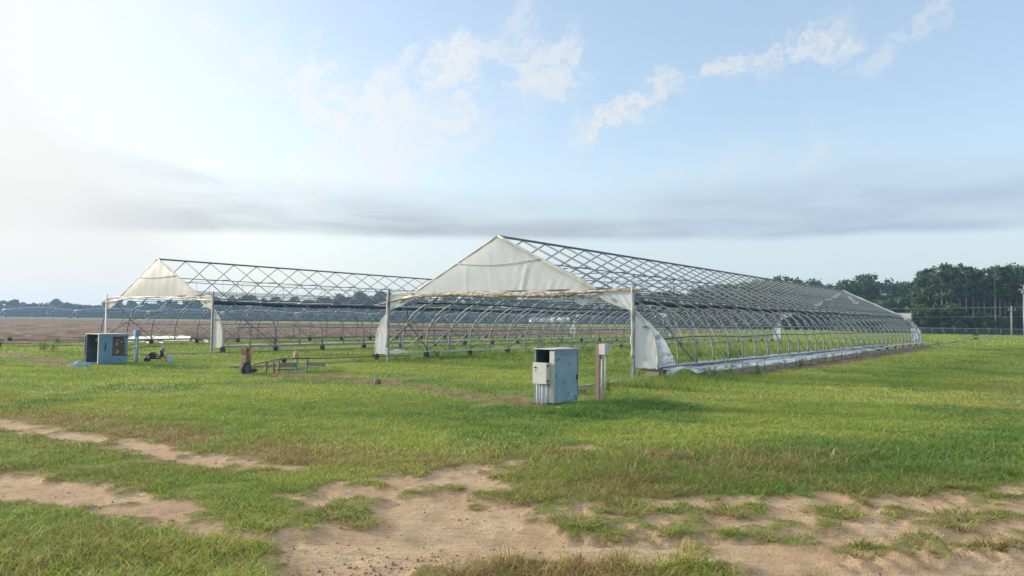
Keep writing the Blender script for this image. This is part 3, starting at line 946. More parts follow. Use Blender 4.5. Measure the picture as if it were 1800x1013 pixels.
t = thing('track_stop', 'dark iron stop with timber cap at the front of the right track behind the cabinet', 'track stop', (*loc2w(NEAR, -5.5, -6.25), 0), ROTZ)
MB().box((0, 0, .17), (.22, .26, .20)).tube([(-.13, 0, .10), (.13, 0, .10)], .07, 10).build('block', DARKIRON, t)
MB().box((-.02, .05, .285), (.30, .36, .03), .0, 0, 0, .08).build('cap', WOOD, t)
MB().box((.2, -.05, .06), (.05, 1.0, .12), .1).build('board', WOOD, t)

t = thing('track_stop', 'small rusty stop at the distant end of the right track on open grass', 'track stop', (*loc2w(NEAR, 86.7, -6.4), 0), ROTZ)
t.scale = (.72, .72, .72)
MB().box((0, .35, .45), (.1, .1, .9)).box((0, -.35, .45), (.1, .1, .9)).box((0, 0, .85), (.14, .85, .22)).build('frame', DARKIRON, t)
MB().tube([(-.06, 0, .22), (.06, 0, .22)], .22, 12).build('wheel', DARKIRON, t)

# ------------------------------------------------------------------ cabinets and posts
def cabinet_near():
    t = thing('control_cabinet', 'tall chalky blue control cabinet with open top bay, right of the frame entrance', 'cabinet',
              (*loc2w(NEAR, -7.28, -7.31), 0), ROTZ)
    W, D, H, z0 = .88, .48, 1.07, .05        # along u (depth), along v (width)
    # local x = u. front face looks to -u, right face looks to -v
    b = MB()
    b.box((0, -D / 2, z0 + H / 2), (W, .02, H), 0, 0)                     # right side panel
    b.box((W / 2, 0, z0 + H / 2), (.02, D - .02, H), 0, 0)                # back
    b.box((0, D / 2, z0 + H / 2), (W, .02, H), 0, 0)                      # left side
    b.box((-W / 2 + .01, .03, z0 + .34), (.02, D - .1, .68), 0, 0)        # lower front panel
    b.box((0, 0, z0 + .01), (W - .02, D - .02, .02), 0, 0)
    b.build('body', CAB_NEAR, t)
    b = MB()
    b.box((-.01, 0, z0 + H + .011), (W + .05, D + .05, .022))
    b.build('roof', CAB_EDGE, t)
    MB().box((0, -D / 2 - .014, z0 + H - .055), (W - .01, .008, .10)).build('rail', BLUEPIPE, t)
    b = MB().box((-W / 2 - .004, -D / 2 + .055, z0 + H / 2 - .01), (.03, .115, H - .03))
    b.build('front_edge', CAB_EDGE, t)
    MB().box((W / 2 - .03, -D / 2 - .0125, z0 + .5), (.006, .005, .96)).box((.13, -D / 2 - .0125, z0 + .025), (W - .34, .005, .006)).build('door_seam', CAB_IN, t)
    MB().box((W / 2 - .06, -D / 2 - .02, z0 + .48), (.03, .02, .11)).build('latch', DARKIRON, t)
    MB().box((.02, 0, z0 + .69), (W - .06, D - .06, .015)).box((W / 2 - .02, 0, z0 + .9), (.012, D - .06, .4)).box((0, D / 2 - .018, z0 + .9), (W - .06, .012, .42)).build('inner_bay', CAB_IN, t)
    MB().box((-.15, -.07, z0 + .79), (.12, .12, .16)).tube([(-.215, -.07, z0 + .79), (-.23, -.07, z0 + .79)], .03, 10, 1).build('relay', [RUSTPALE, BLACK], t)
    # electric box bolted on the front, with conduits down into the soil
    e = MB().box((-W / 2 - .085, .02, z0 + .60), (.12, .315, .41)).box((-W / 2 - .153, .02, z0 + .60), (.012, .33, .425))
    eb = e.build('electric_box', BOXGREY, t)
    MB().tube([(-W / 2 - .159, .12, z0 + .71), (-W / 2 - .178, .12, z0 + .71)], .02, 8).tube([(-W / 2 - .159, .12, z0 + .65), (-W / 2 - .170, .12, z0 + .65)], .010, 8).build('lock', BLACK, eb)
    MB().box((-W / 2 - .10, -.145, z0 + .75), (.05, .02, .03)).box((-W / 2 - .10, -.145, z0 + .45), (.05, .02, .03)).build('hinge', BLACK, eb)
    for i, v in enumerate((.125, .065, -.01, -.095)):
        x = -W / 2 - .09 + .02 * (i % 2)
        MB().tube([(x, v, z0 + .42), (x - .005, v - .006, .2), (x + .02, v + .015 * (i - 1), -.05)], .017, 7).build('conduit', CONDUIT, t)
    MB().tube([(-.2, .35, .06), (-.1, .42, .10), (.05, .40, .05)], .05, 7).build('loose_hose', BLACK, t)


cabinet_near()
tag(MB().grid(lambda a, b: (1.0 + .3 * (a - .5) + .03 * math.sin(b * 9), 14.25 + .16 * (b - .5) + .02 * math.sin(a * 14), .045 + .018 * math.sin(a * 11) * math.sin(b * 7)), 9, 7).build('crumpled_film', SHEET_BLUE),
    'crumpled scrap of white film in the grass in front of the tall cabinet', 'film scrap')

t = thing('junction_post', 'brown timber post carrying a pale grey junction box, right of the tall cabinet', 'post', (*loc2w(NEAR, -6.05, -7.62), 0), ROTZ)
MB().box((0, .04, .58), (.10, .10, 1.24)).build('timber_post', WOODPOST, t)
MB().box((-.02, -.105, 1.10), (.17, .15, .23)).build('junction_box', BOXGREY, t)
MB().box((-.02, -.184, 1.10), (.16, .008, .22)).box((.05, -.202, 1.16), (.02, .01, .03)).build('box_door', BOXBLUE, t)
MB().tube([(-.03, -.06, 0), (-.03, -.06, .88)], .017, 8).build('conduit', CONDUIT, t)
MB().tube([(.01, -.12, 0), (.01, -.12, .97)], .024, 8).build('conduit', CONDUIT, t)


def cabinet_far():
    t = thing('control_cabinet', 'wide blue control cabinet with open left side and window hole, far left', 'cabinet',
              (*loc2w(NEAR, -7.72, 11.60), 0), ROTZ)
    W, D, H, z0 = .98, .98, 1.02, .02
    b = MB()
    # right face (-v) with the window hole: four strips
    y = -D / 2
    def strip(x0, x1, za, zb_): b.box(((x0 + x1) / 2, y, z0 + (za + zb_) / 2), (x1 - x0, .02, zb_ - za))
    strip(-W / 2, W / 2, 0, .27); strip(-W / 2, W / 2, .94, H); strip(-W / 2, -.04, .27, .94); strip(W / 2 - .11, W / 2, .27, .94)
    b.box((0, D / 2, z0 + .15), (W, .02, .3)).box((-.4, D / 2, z0 + .62), (.3, .02, .64)).box((0, D / 2, z0 + H - .04), (W, .02, .08))
    b.box((W / 2, 0, z0 + .15), (.02, D - .02, .30)).box((W / 2, 0, z0 + H - .05), (.02, D - .02, .1))
    b.box((0, 0, z0 + .01), (W - .02, D - .02, .02))
    b.build('body', CAB_FAR, t)
    MB().box((0, 0, z0 + H + .012), (W + .05, D + .05, .025)).build('roof', CAB_EDGE, t)
    MB().box((-W / 2 - .012, -D / 2 + .02, z0 + H / 2), (.025, .05, H)).box((-W / 2 - .012, D / 2 - .02, z0 + H / 2), (.025, .05, H)).build('front_edge', CAB_EDGE, t)
    MB().box((-.25, D / 2 - .02, z0 + .5), (.55, .012, .95)).box((-.05, -.0, z0 + .5), (.012, D - .06, .95)).build('inner_wall', CAB_IN, t)
    pb = MB().box((.18, -D / 2 + .05, z0 + .605), (.38, .03, .62)).build('switch_panel', simple('brown_board', (.085, .05, .042), (.13, .075, .06), 7., .7, 0., (.3, .2, .15), 5., .62, .7), t)
    q = MB()
    for dx, dz in ((-.04, .22), (-.08, .10), (-.08, .05), (-.06, -.16), (-.02, -.2), (-.07, -.23), (.08, .15)):
        q.box((.20 + dx, -D / 2 + .03, z0 + .60 + dz), (.035, .012, .035))
    q.build('switches', SILVER, pb)
    MB().box((-.28, -D / 2 - .014, z0 + .58), (.035, .008, .26), 0, 0, 0, .12).build('slot', BLACK, t)
    MB().box((.22, -D / 2 - .013, z0 + .925), (.52, .01, .035)).box((.2, -D / 2 - .013, z0 + .285), (.52, .01, .03)).box((W / 2 - .115, -D / 2 - .013, z0 + .6), (.03, .01, .6)).build('window_trim', BLACK, t)
    MB().tube([(-.3, .1, z0 + .82), (-.3, .02, z0 + .82)], .06, 12).box((-.18, .05, z0 + .82), (.12, .1, .1)).build('gauge', RUSTPALE, t)


cabinet_far()

t = thing('junction_post', 'slim blue post with a small square box on top, beside the wide cabinet', 'post', (-13.55, 26.85, 0), ROTZ)
MB().box((0, .05, .5), (.07, .06, 1.0)).box((0, -.04, .5), (.06, .07, 1.0)).build('steel_post', CAB_FAR, t)
MB().box((0, 0, 1.08), (.2, .19, .24)).build('junction_box', CAB_FAR, t)
MB().tube([(-.05, -.1, .0), (-.05, -.1, .95)], .018, 7).build('conduit', BOXBLUE, t)

t = thing('pump_engine', 'dark scrap pump engine with looping hose lying in grass beside the blue post', 'engine', (-13.2, 27.5, 0), ROTZ - .9)
t.scale = (.68, .68, .68)
MB().box((-.1, 0, .32), (.26, .3, .24)).tube([(-.1, -.16, .42), (-.1, .18, .42)], .12, 9).box((.1, 0, .2), (.7, .26, .08)).build('block', DARKIRON, t)
MB().tube([(-.5, 0, .0), (-.48, 0, .25), (-.3, 0, .40), (-.1, 0, .38)], .035, 6).tube([(.05, 0, .35), (.3, .02, .30), (.5, 0, .33), (.75, 0, .1)], .04, 6).build('hose', BLACK, t)
MB().box((.55, 0, .13), (.32, .3, .2), 0, 0, 0, .3).build('guard', YELLOW, t)
MB().box((.85, 0, .18), (.2, .32, .32)).build('tank', BOXBLUE, t)
MB().tube([(-.4, .1, .1), (-.4, -.1, .1)], .14, 10).build('wheel', DARKIRON, t)
tag(MB().tube([(-13.5, 26.9, .55), (-13.25, 27.2, .60), (-12.95, 27.4, .58), (-12.8, 27.5, .42)], .016, 6).tube([(-14.1, 26.3, .25), (-13.8, 26.6, .45), (-13.58, 26.85, .55)], .014, 6).build('cable', BLACK),
    'black cable drooping from the blue post to the scrap engine', 'cable')

t = thing('marker_stub', 'short pale capped stub standing in grass at the start of a track', 'stub', (*loc2w(FAR, -4.2, -8.6), 0), ROTZ)
MB().tube([(0, 0, 0), (0, 0, .34)], .07, 10).build('stub', BLACK, t)
MB().tube([(0, 0, .34), (0, 0, .44), (0, 0, .50)], [.085, .08, .03], 10).box((.07, -.07, .22), (.03, .05, .44)).build('cap', CONCRETE, t)

# winch with wheel and cable by the left track of the nearer frame
t = thing('winch_stand', 'rusty channel winch stand with a dark wheel at its foot', 'winch', (-7.93, 22.25, 0), ROTZ + .35)
MB().box((-.12, 0, .42), (.08, .12, .84)).box((.13, 0, .42), (.07, .12, .84)).box((0, 0, .80), (.34, .125, .10)).build('channel', RUSTPALE, t)
MB().box((.01, .03, .45), (.10, .06, .62)).build('plate', RUST, t)
MB().tube([(-.16, -.16, .17), (-.16, -.08, .17)], .20, 16).build('wheel', BLACK, t)
MB().tube([(-.16, -.175, .17), (-.16, -.16, .17)], .13, 14).build('hub_plate', CAB_IN, t)
MB().box((.05, -.12, .10), (.25, .14, .12)).tube([(.1, -.2, .12), (.35, -.1, .10)], .05, 8).build('gearbox', DARKIRON, t)
cx = [(-7.75, 22.35, .28), (-7.25, 22.75, .40), (-6.95, 23.0, .44), (-6.2, 24.0, .40), (-4.3, 27.2, .35), (-3.9, 28.4, .30)]
tag(MB().tube(cx, .014, 5).build('winch_cable', BLACK), 'thin dark cable running from the winch stand to the frame', 'cable')
t = thing('pulley_stake', 'two rusty stakes with a sloping arm and small pulley beside the trench', 'stake', (-7.35, 22.6, 0), .65)
MB().box((-.09, 0, .17), (.05, .05, .36)).build('stake', RUST, t)
MB().box((.14, .02, .17), (.05, .05, .36)).build('stake', RUST, t)
MB().tube([(-.2, -.02, .24), (0, 0, .33), (.5, .02, .41), (.72, .02, .43)], .018, 6).build('arm', GALV, t)
MB().tube([(.45, -.04, .38), (.45, .06, .38)], .065, 12).build('pulley', BLACK, t)
t = thing('broken_frame', 'low broken steel frame with grey boards at the end of the left track', 'frame', (-6.95, 23.35, 0), .62)
MB().box((-.35, 0, .2), (.05, .05, .42)).build('leg', GALV_DARK, t)
MB().box((.22, 0, .2), (.06, .05, .42)).build('leg', GALV, t)
MB().box((.55, 0, .2), (.05, .05, .42)).build('leg', GALV_DARK, t)
MB().box((-.05, .04, .22), (.52, .04, .15)).build('board', WOOD, t)
MB().box((.86, .05, .22), (.62, .04, .13), .05, 0, 0, .06).build('board', WOOD, t)
MB().box((.2, 0, .42), (1.1, .05, .04)).box((-.05, -.02, .08), (.9, .04, .04)).build('bar', GALV_DARK, t)
MB().box((.2, .02, .54), (.13, .1, .22)).build('rusty_block', RUSTPALE, t)

t = thing('wood_stump', 'small weathered stump sticking out of the trench earth', 'stump', (-3.5, 19.35, 0))
MB().tube([(0, 0, -.05), (.01, .02, .08), (-.02, .01, .17)], [.08, .07, .045], 9).build('wood', WOODPOST, t)
MB().tube([(.08, -.03, 0), (.1, -.02, .14)], .04, 7).build('splinter', RUST, t)
MB_ = MB().grid(lambda a, b: (-14.35 + .75 * (a - .5), 24.75 + .35 * (b - .5), .02 + .17 * math.sin(PI * a) * math.sin(PI * b) + .03 * math.sin(a * 13 + b * 5)), 10, 7)
tag(MB_.build('crumpled_tarp', CAB_FAR), 'small crumpled blue tarp on the grass left of the wide cabinet', 'tarp')

t = thing('cable_tensioner', 'pale sloping tensioner arm on two dark stakes at the far left edge', 'tensioner', (*loc2w(FAR, -4.75, 6.9), 0), .1)
MB().box((-.1, 0, .1), (.09, .06, .24)).build('stake', DARKIRON, t)
MB().box((.17, 0, .12), (.09, .06, .28)).build('stake', DARKIRON, t)
MB().tube([(-.38, 0, .05), (-.1, 0, .22), (.5, 0, .36), (.62, 0, .40)], .03, 6).build('arm', CONDUIT, t)
MB().tube([(.64, -.05, .42), (.64, .06, .42)], .10, 12).build('pulley', BLACK, t)
tag(MB().tube([(-32, 35.2, .15), (-26, 36.2, .36), (-23.6, 36.6, .44), (-18.8, 40.6, .36), (-16, 44, .3)], .014, 5).build('tension_cable', BLACK), 'thin dark cable running past the tensioner arm on the far left', 'cable')

# ------------------------------------------------------------------ fence, poles, wires
t = thing('mesh_fence', 'low grey wire mesh fence along the foot of the pine wood', 'fence', (0, 0, 0))
fx0, fx1, fy0, fy1 = 66., 130., 151., 129.
nposts = 36
pp = None
for i in range(nposts):
    a = i / (nposts - 1)
    pos = (fx0 + (fx1 - fx0) * a, fy0 + (fy1 - fy0) * a, 0)
    if pp is None: pp = MB().tube([(0, 0, 0), (0, 0, 1.25)], .045, 6).build('fence_post', FENCE_M, t, pos)
    else: share(pp, t, pos)
q = MB()
q.tube([(fx0, fy0, 1.2), (fx1, fy1, 1.2)], .05, 5)
q.build('top_rail', FENCE_M, t)
q = MB()
for z in (.08, .25, .42, .6, .78, .95, 1.1):
    q.tube([(fx0, fy0, z), (fx1, fy1, z)], .010, 3)
for i in range(360):
    a = i / 359
    q.tube([(fx0 + (fx1 - fx0) * a, fy0 + (fy1 - fy0) * a, .05), (fx0 + (fx1 - fx0) * a, fy0 + (fy1 - fy0) * a, 1.18)], .008, 3, 0, False)
q.build('wire_mesh', FENCE_M, t)


def upole(x, y, h, label, kind):
    t = thing('utility_pole', label, 'utility pole', (x, y, 0), .15, 'utility poles')
    MB().tube([(0, 0, -.2), (0, 0, h)], [.17, .11], 9).build('pole', POLEWOOD, t)
    if kind == 0:
        MB().box((0, -.14, h - .75), (1.7, .09, .11)).build('crossarm', POLEWOOD, t)
        for dx in (-.75, .75, 0):
            MB().tube([(dx, -.14, h - .70), (dx, -.14, h - .5)], .045, 6).build('insulator', CONCRETE, t)
    else:
        MB().box((-.1, -.1, h - .12), (1.25, .12, .12)).box((-.55, -.1, h - .85), (1.0, .12, .25)).build('crossarm', POLEWOOD, t)
        MB().tube([(-.45, -.25, h - 1.6), (-.45, -.25, h - .95)], .2, 9).build('transformer', GALV, t)
        MB().tube([(.02, 0, 0), (.02, 0, h * .66)], .21, 10).build('sleeve', GALV, t)
    return t


upole(94.2, 139.6, 5.55, 'thin timber utility pole with a short crossarm in front of the pines', 0)
upole(87.9, 127.0, 8.9, 'thick utility pole with transformer cut by the right picture edge', 1)
wires = []
for i, (z0, z1, dy) in enumerate(((4.95, 5.4, 0), (4.85, 5.3, -.4), (3.55, 3.6, .2))):
    pts = [(36 + (94.2 - 36) * k / 16, 170 + (139.5 - 170) * k / 16 + dy, z0 + (z1 - z0) * k / 16 - .35 * math.sin(PI * k / 16)) for k in range(17)]
    pts += [(94.2 + 40 * k / 8, 139.5 - 12 * k / 8 + dy, z1 - .3 * math.sin(PI * k / 8)) for k in range(1, 9)]
    tag(MB().tube(pts, .022, 4).build('power_line', FENCE_M), ['upper overhead wire strung before the pine wood', 'second overhead wire close under the upper one', 'lowest overhead wire strung before the pine wood'][i], 'wire', 'overhead wires at the wood')

# centre pivot irrigation machine far across the field
t = thing('pivot_irrigator', 'long arched centre pivot irrigation machine across the far field', 'irrigation machine', (-275, 400, 0), -.04)
SP = 40.
tw = sp_ = None
for i in range(8):
    if tw is None:
        q = MB()
        for s in (-1, 1):
            q.tube([(0, 0, 4.3), (s * 2.1, 0, .7)], .09, 5)
        q.tube([(-2.1, 0, .7), (2.1, 0, .7)], .08, 5)
        tw = q.build('tower', SILVER, t, (i * SP, 0, 0))
        wh = MB().tube([(-2.1, -.18, .6), (-2.1, .18, .6)], .6, 12).build('wheel', BLACK, tw)
        share(wh, tw, (4.2, 0, 0))
    else:
        c = share(tw, t, (i * SP, 0, 0))
        share(wh, c, (0, 0, 0)); share(wh, c, (4.2, 0, 0))
    if sp_ is None:
        q = MB()
        arc = [(SP * k / 12, 0, 4.3 + 1.25 * math.sin(PI * k / 12)) for k in range(13)]
        low = [(SP * k / 12, 0, 4.2 - .2 * math.sin(PI * k / 12)) for k in range(13)]
        q.tube(arc, .12, 5)
        q.tube(low, .04, 4)
        sp_ = q.build('span', SILVER, t, (i * SP, 0, 0))
    else: share(sp_, t, (i * SP, 0, 0))

# distant sheds seen through the frames
for i, (x, y, w, h, lab, m_) in enumerate(((26, 395, 9, 3.0, 'tiny white farm shed far behind the frames', WHITEPAINT), (17, 400, 14, 2.6, 'tiny grey roofed farm shed left of the white one', BOXBLUE))):
    t = thing('farm_shed', lab, 'shed', (x, y, 0), .2)
    MB().box((0, 0, h * .35), (w, 6, h * .7)).build('wall', WHITEPAINT, t)
    q = MB(); q.add([(-w / 2 - .3, -3.4, h * .7), (w / 2 + .3, -3.4, h * .7), (w / 2 + .3, 3.4, h * .7), (-w / 2 - .3, 3.4, h * .7), (-w / 2 - .3, 0, h * 1.25), (w / 2 + .3, 0, h * 1.25)],
                    [(0, 1, 5, 4), (2, 3, 4, 5), (0, 4, 3), (1, 2, 5), (0, 3, 2, 1)]); q.build('roof', m_, t)


# ------------------------------------------------------------------ trees
def leafquads(cent, size, rng, flat=.0):
    n = len(cent)
    a = rng.normal(size=(n, 3)); a[:, 2] += flat * np.sign(a[:, 2] + 1e-9)
    a /= np.linalg.norm(a, axis=1)[:, None]
    b = rng.normal(size=(n, 3)); b -= a * (a * b).sum(1)[:, None]; b /= np.linalg.norm(b, axis=1)[:, None]
    c = np.cross(a, b)
    s = (size * (.6 + .8 * rng.random(n)))[:, None]
    el = (.45 + .4 * rng.random(n))[:, None]
    V = np.stack([cent - b * s, cent + c * s * el, cent + b * s, cent - c * s * el], 1).reshape(-1, 3)
    F = np.arange(n * 4).reshape(-1, 4)
    return V, F


def crown_mesh(name, blobs, per, size, material, seed, flat=.6):
    rng = np.random.default_rng(seed)
    cs, ts = [], []
    for (x, y, z, rx, rz, tint) in blobs:
        n = int(per * max(.4, rx * rx))
        d = rng.normal(size=(n, 3)); d /= np.linalg.norm(d, axis=1)[:, None]
        r = rng.random(n) ** .45
        p = d * r[:, None] * np.array([rx, rx, rz]) * (1 + .25 * rng.normal(size=(n, 1)))
        cs.append(p + np.array([x, y, z]))
        ts.append(np.clip(tint + .22 * rng.normal(size=n), 0, 1))
    cent = np.concatenate(cs); t = np.concatenate(ts)
    V, F = leafquads(cent, size, rng, flat)
    me = np_mesh(name, V, F, [material], False)
    fattr(me, 'tint', np.repeat(t, 4))
    return me


def pine_variant(seed, H, lowcrown):
    r = random.Random(seed)
    bend = r.uniform(-.25, .25)
    tr = MB()
    path = [(bend * math.sin(z * 2.2), bend * .5 * math.cos(z * 3), z * H) for z in [i / 8 for i in range(9)]]
    tr.tube(path, [.17 * H / 14 * (1 - .75 * i / 8) + .02 for i in range(9)], 7)
    blobs = []
    z = lowcrown
    while z < .98:
        t = (z - lowcrown) / (1 - lowcrown)
        rad = H * (.10 + .11 * math.sin(PI * min(1, .25 + t * .72))) * r.uniform(.7, 1.25)
        for k in range(r.choice((1, 2, 2, 3))):
            a = r.uniform(0, 2 * PI); q = rad * r.uniform(.35, .95)
            x, y = math.cos(a) * q, math.sin(a) * q
            br = H * .062 * r.uniform(.7, 1.45)
            blobs.append((x, y, z * H + r.uniform(-.2, .3), br, br * r.uniform(.42, .7), r.uniform(.1, .8)))
            tr.tube([(bend * math.sin(z * 2.2), bend * .5 * math.cos(z * 3), z * H - .25), (x * .5, y * .5, z * H - .12), (x, y, z * H)], [.05, .035, .015], 4, 0, False)
        z += r.uniform(.035, .07)
    blobs.append((0, 0, H * .98, H * .06, H * .045, .6))
    tm = tr.build('trunk_src', BARK); tmesh = tm.data; bpy.data.objects.remove(tm)
    return tmesh, crown_mesh('pine_crown', blobs, 84, .25, PINE_M, seed)


def broad_variant(seed, H, spread, material, size, per, low=.12):
    r = random.Random(seed)
    tr = MB()
    tr.tube([(0, 0, 0), (.1, .05, H * .3), (0, .1, H * .62)], [.035 * H * .6, .024 * H * .6, .01 * H], 7)
    blobs = []
    for k in range(30):
        t = low + (1 - low) * r.random() ** .8
        env = math.sin(PI * min(.97, .12 + .80 * (t - low) / (1 - low))) ** .7
        a = r.uniform(0, 2 * PI); q = H * spread * env * r.uniform(.2, 1.)
        br = H * .10 * r.uniform(.6, 1.35)
        blobs.append((math.cos(a) * q, math.sin(a) * q, t * H * .95, br, br * r.uniform(.6, .9), r.uniform(.05, .9)))
        if k < 9: tr.tube([(0, .05, H * .3), (math.cos(a) * q * .5, math.sin(a) * q * .5, t * H * .8), (math.cos(a) * q, math.sin(a) * q, t * H * .93)], [.02 * H * .5, .014 * H * .5, .006 * H], 4, 0, False)
    tm = tr.build('trunk_src', BARK); tmesh = tm.data; bpy.data.objects.remove(tm)
    return tmesh, crown_mesh('broad_crown', blobs, per / (H * .1) ** 2, size, material, seed, .3)


pines = [pine_variant(s, 14., lc) for s, lc in ((1, .50), (2, .60), (3, .54), (4, .66), (5, .57))]
full_pines = [pine_variant(s, 14., lc) for s, lc in ((6, .34), (7, .25), (8, .42), (9, .3))]
shrubs = [broad_variant(s, 4., .34, BROAD_M, .2, 46, .02) for s in (21, 22, 23)]
woods = [broad_variant(s, 14., .30, PINE_M, .36, 60, .1) for s in (31, 32, 33, 34)]
farv = [broad_variant(s, 11., .46, DISTANT_M, .60, 60, .03) for s in (41, 42, 43, 44, 45)]

ORD = ['first', 'second', 'third', 'fourth', 'fifth', 'sixth', 'seventh', 'eighth', 'ninth', 'tenth', 'eleventh', 'twelfth', 'thirteenth', 'fourteenth', 'fifteenth',
       'sixteenth', 'seventeenth', 'eighteenth', 'nineteenth']
TENS = ['', '', 'twent', 'thirt', 'fort', 'fift', 'sixt', 'sevent', 'eight', 'ninet']


def ordinal(i):
    if i < 19: return ORD[i]
    n = i + 1
    return TENS[n // 10] + 'ieth' if n % 10 == 0 else TENS[n // 10] + 'y-' + ORD[n % 10 - 1]


def plant_rows(name, cat, variants, spots, fmt, group, h0):
    """spots: (x, y, scale); sorted by bearing so the label can count them from the left"""
    spots = sorted(spots, key=lambda s: s[0] / s[1])
    for i, (x, y, s) in enumerate(spots):
        tm, cm = variants[R.randrange(len(variants))]
        t = thing(name, fmt % ordinal(i), cat, (x, y, 0), R.uniform(0, 6.28), group)
        a = link('trunk', tm, t); b = link('crown', cm, t)
        sx = s * R.uniform(.88, 1.12)
        t.scale = (sx, sx, s)


# pines at the edge of the right wood: bearings from the trunks in view
edge_px = [1612, 1622, 1633, 1646, 1659, 1668, 1676, 1690, 1701, 1714, 1722, 1733, 1745, 1752, 1761, 1770, 1779, 1790, 1802, 1815, 1828, 1842, 1858]
spots = []
for i, px in enumerate(edge_px):
    d = 156 + R.uniform(-3, 8) - (px - 1612) * .035
    top = np.interp(px, [1600, 1615, 1640, 1665, 1690, 1720, 1745, 1780, 1800, 1860], [520, 490, 476, 466, 470, 475, 470, 468, 466, 465]) + R.uniform(-3, 12)
    hh = (574 - top) * d / 1304 + 1.7
    spots.append(((px - 900) / 1304 * d, d, hh / 14.))
plant_rows('pine_tree', 'pine tree', pines, spots, '%s pine from the left along the front edge of the right wood, pale bare trunk', 'pines at the edge of the right wood', 14)
spots = []
for i in range(34):
    px = 1615 + i * 8.2 + R.uniform(-3, 3); d = 168 + R.uniform(0, 26)
    top = np.interp(px, [1600, 1615, 1640, 1665, 1690, 1720, 1745, 1780, 1800, 1860], [500, 488, 474, 466, 470, 475, 470, 468, 466, 465]) + R.uniform(-2, 16)
    spots.append(((px - 900) / 1304 * d, d, ((574 - top) * d / 1304 + 1.7) / 14.))
plant_rows('pine_tree', 'pine tree', full_pines, spots, '%s pine from the left in the shaded rows behind the edge of the right wood', 'pines deeper in the right wood', 14)
spots = []
for i in range(26):
    px = 1608 + i * 9.5 + R.uniform(-4, 4); d = 152 + R.uniform(-2, 9) - (px - 1612) * .03
    spots.append(((px - 900) / 1304 * d, d, R.uniform(.6, 1.7)))
spots += [((1618 - 900) / 1304 * 156, 156, 1.9), ((1628 - 900) / 1304 * 155, 155, 1.5), ((1610 - 900) / 1304 * 158, 158, 1.6)]
plant_rows('shrub', 'shrub', shrubs, spots, '%s green shrub from the left among the trunks behind the mesh fence', 'undergrowth at the edge of the right wood', 4)
# middle wood
spots = []
for row, dd in ((0, 225), (1, 245)):
    n = 22
    for i in range(n):
        px = 1190 + i * 20.5 + R.uniform(-6, 6); d = dd + R.uniform(-6, 6)
        top = np.interp(px, [1180, 1230, 1270, 1340, 1400, 1440, 1465, 1495, 1540, 1580, 1605, 1650], [520, 506, 498, 487, 484, 494, 497, 487, 480, 490, 490, 500]) + R.uniform(-3, 9)
        spots.append(((px - 900) / 1304 * d, d, ((570 - top) * d / 1304 + 1.7) / 14.))
plant_rows('woodland_tree', 'tree', woods, spots, '%s dark tree from the left in the middle wood behind the nearer frame', 'trees of the middle wood', 14)
# hazy line across the fields
spots = []
px = -130.
while px < 1290:
    d = 505 + R.uniform(-12, 12)
    top = np.interp(px, [-130, 0, 30, 50, 90, 125, 145, 185, 330, 420, 470, 540, 600, 650, 700, 860, 1000, 1180, 1290], [528, 530, 528, 531, 527, 531, 536, 528, 525, 520, 522, 524, 520, 513, 517, 522, 520, 512, 505]) + R.choice((0, 1, 2, 4, 8))
    hor = 552.7 + .0121 * px
    spots.append(((px - 900) / 1304 * d, d, ((hor - top) * d / 1304 + 1.7) / 10.6))
    px += R.uniform(15, 23)
plant_rows('field_tree', 'tree', farv, spots, '%s hazy blue tree from the left in the line beyond the fields', 'hazy trees beyond the fields', 11)


def mass(name, label, box, n, size, material, seed, hfn):
    rng = np.random.default_rng(seed)
    x = rng.uniform(box[0], box[1], n); y = rng.uniform(box[2], box[3], n)
    z = rng.random(n) * hfn(x, y)
    V, F = leafquads(np.stack([x, y, z], 1), size, rng, .2)
    me = np_mesh(name, V, F, [material], False)
    fattr(me, 'tint', np.repeat(np.clip(.4 * vnoise(x * .4, y * .4 + z * .5, 3) + .25 * rng.random(n), 0, 1), 4))
    return tag(link(name, me), label, 'woods', kind='stuff')


mass('distant_woods', 'solid hazy blue woodland filling in below the far tree line', (-430, 240, 512, 530), 40000, .9, DISTANT_M, 5, lambda x, y: 7.5 + 3.5 * vnoise(x * .05, y * 0, 2) + np.clip((x + 60) * .012, 0, 4))
mass('wood_interior', 'dark tangled interior of the right wood behind the pine trunks', (84, 150, 166, 196), 40000, .55, PINE_M, 6, lambda x, y: 11 + 3 * vnoise(x * .2, y * 0, 4) - 6 * sstep(102, 86, x * 170 / y))
mass('middle_wood_interior', 'dark tangled interior of the middle wood', (48, 150, 250, 262), 22000, .7, PINE_M, 7, lambda x, y: 10.5 + 3 * vnoise(x * .15, y * 0, 8))

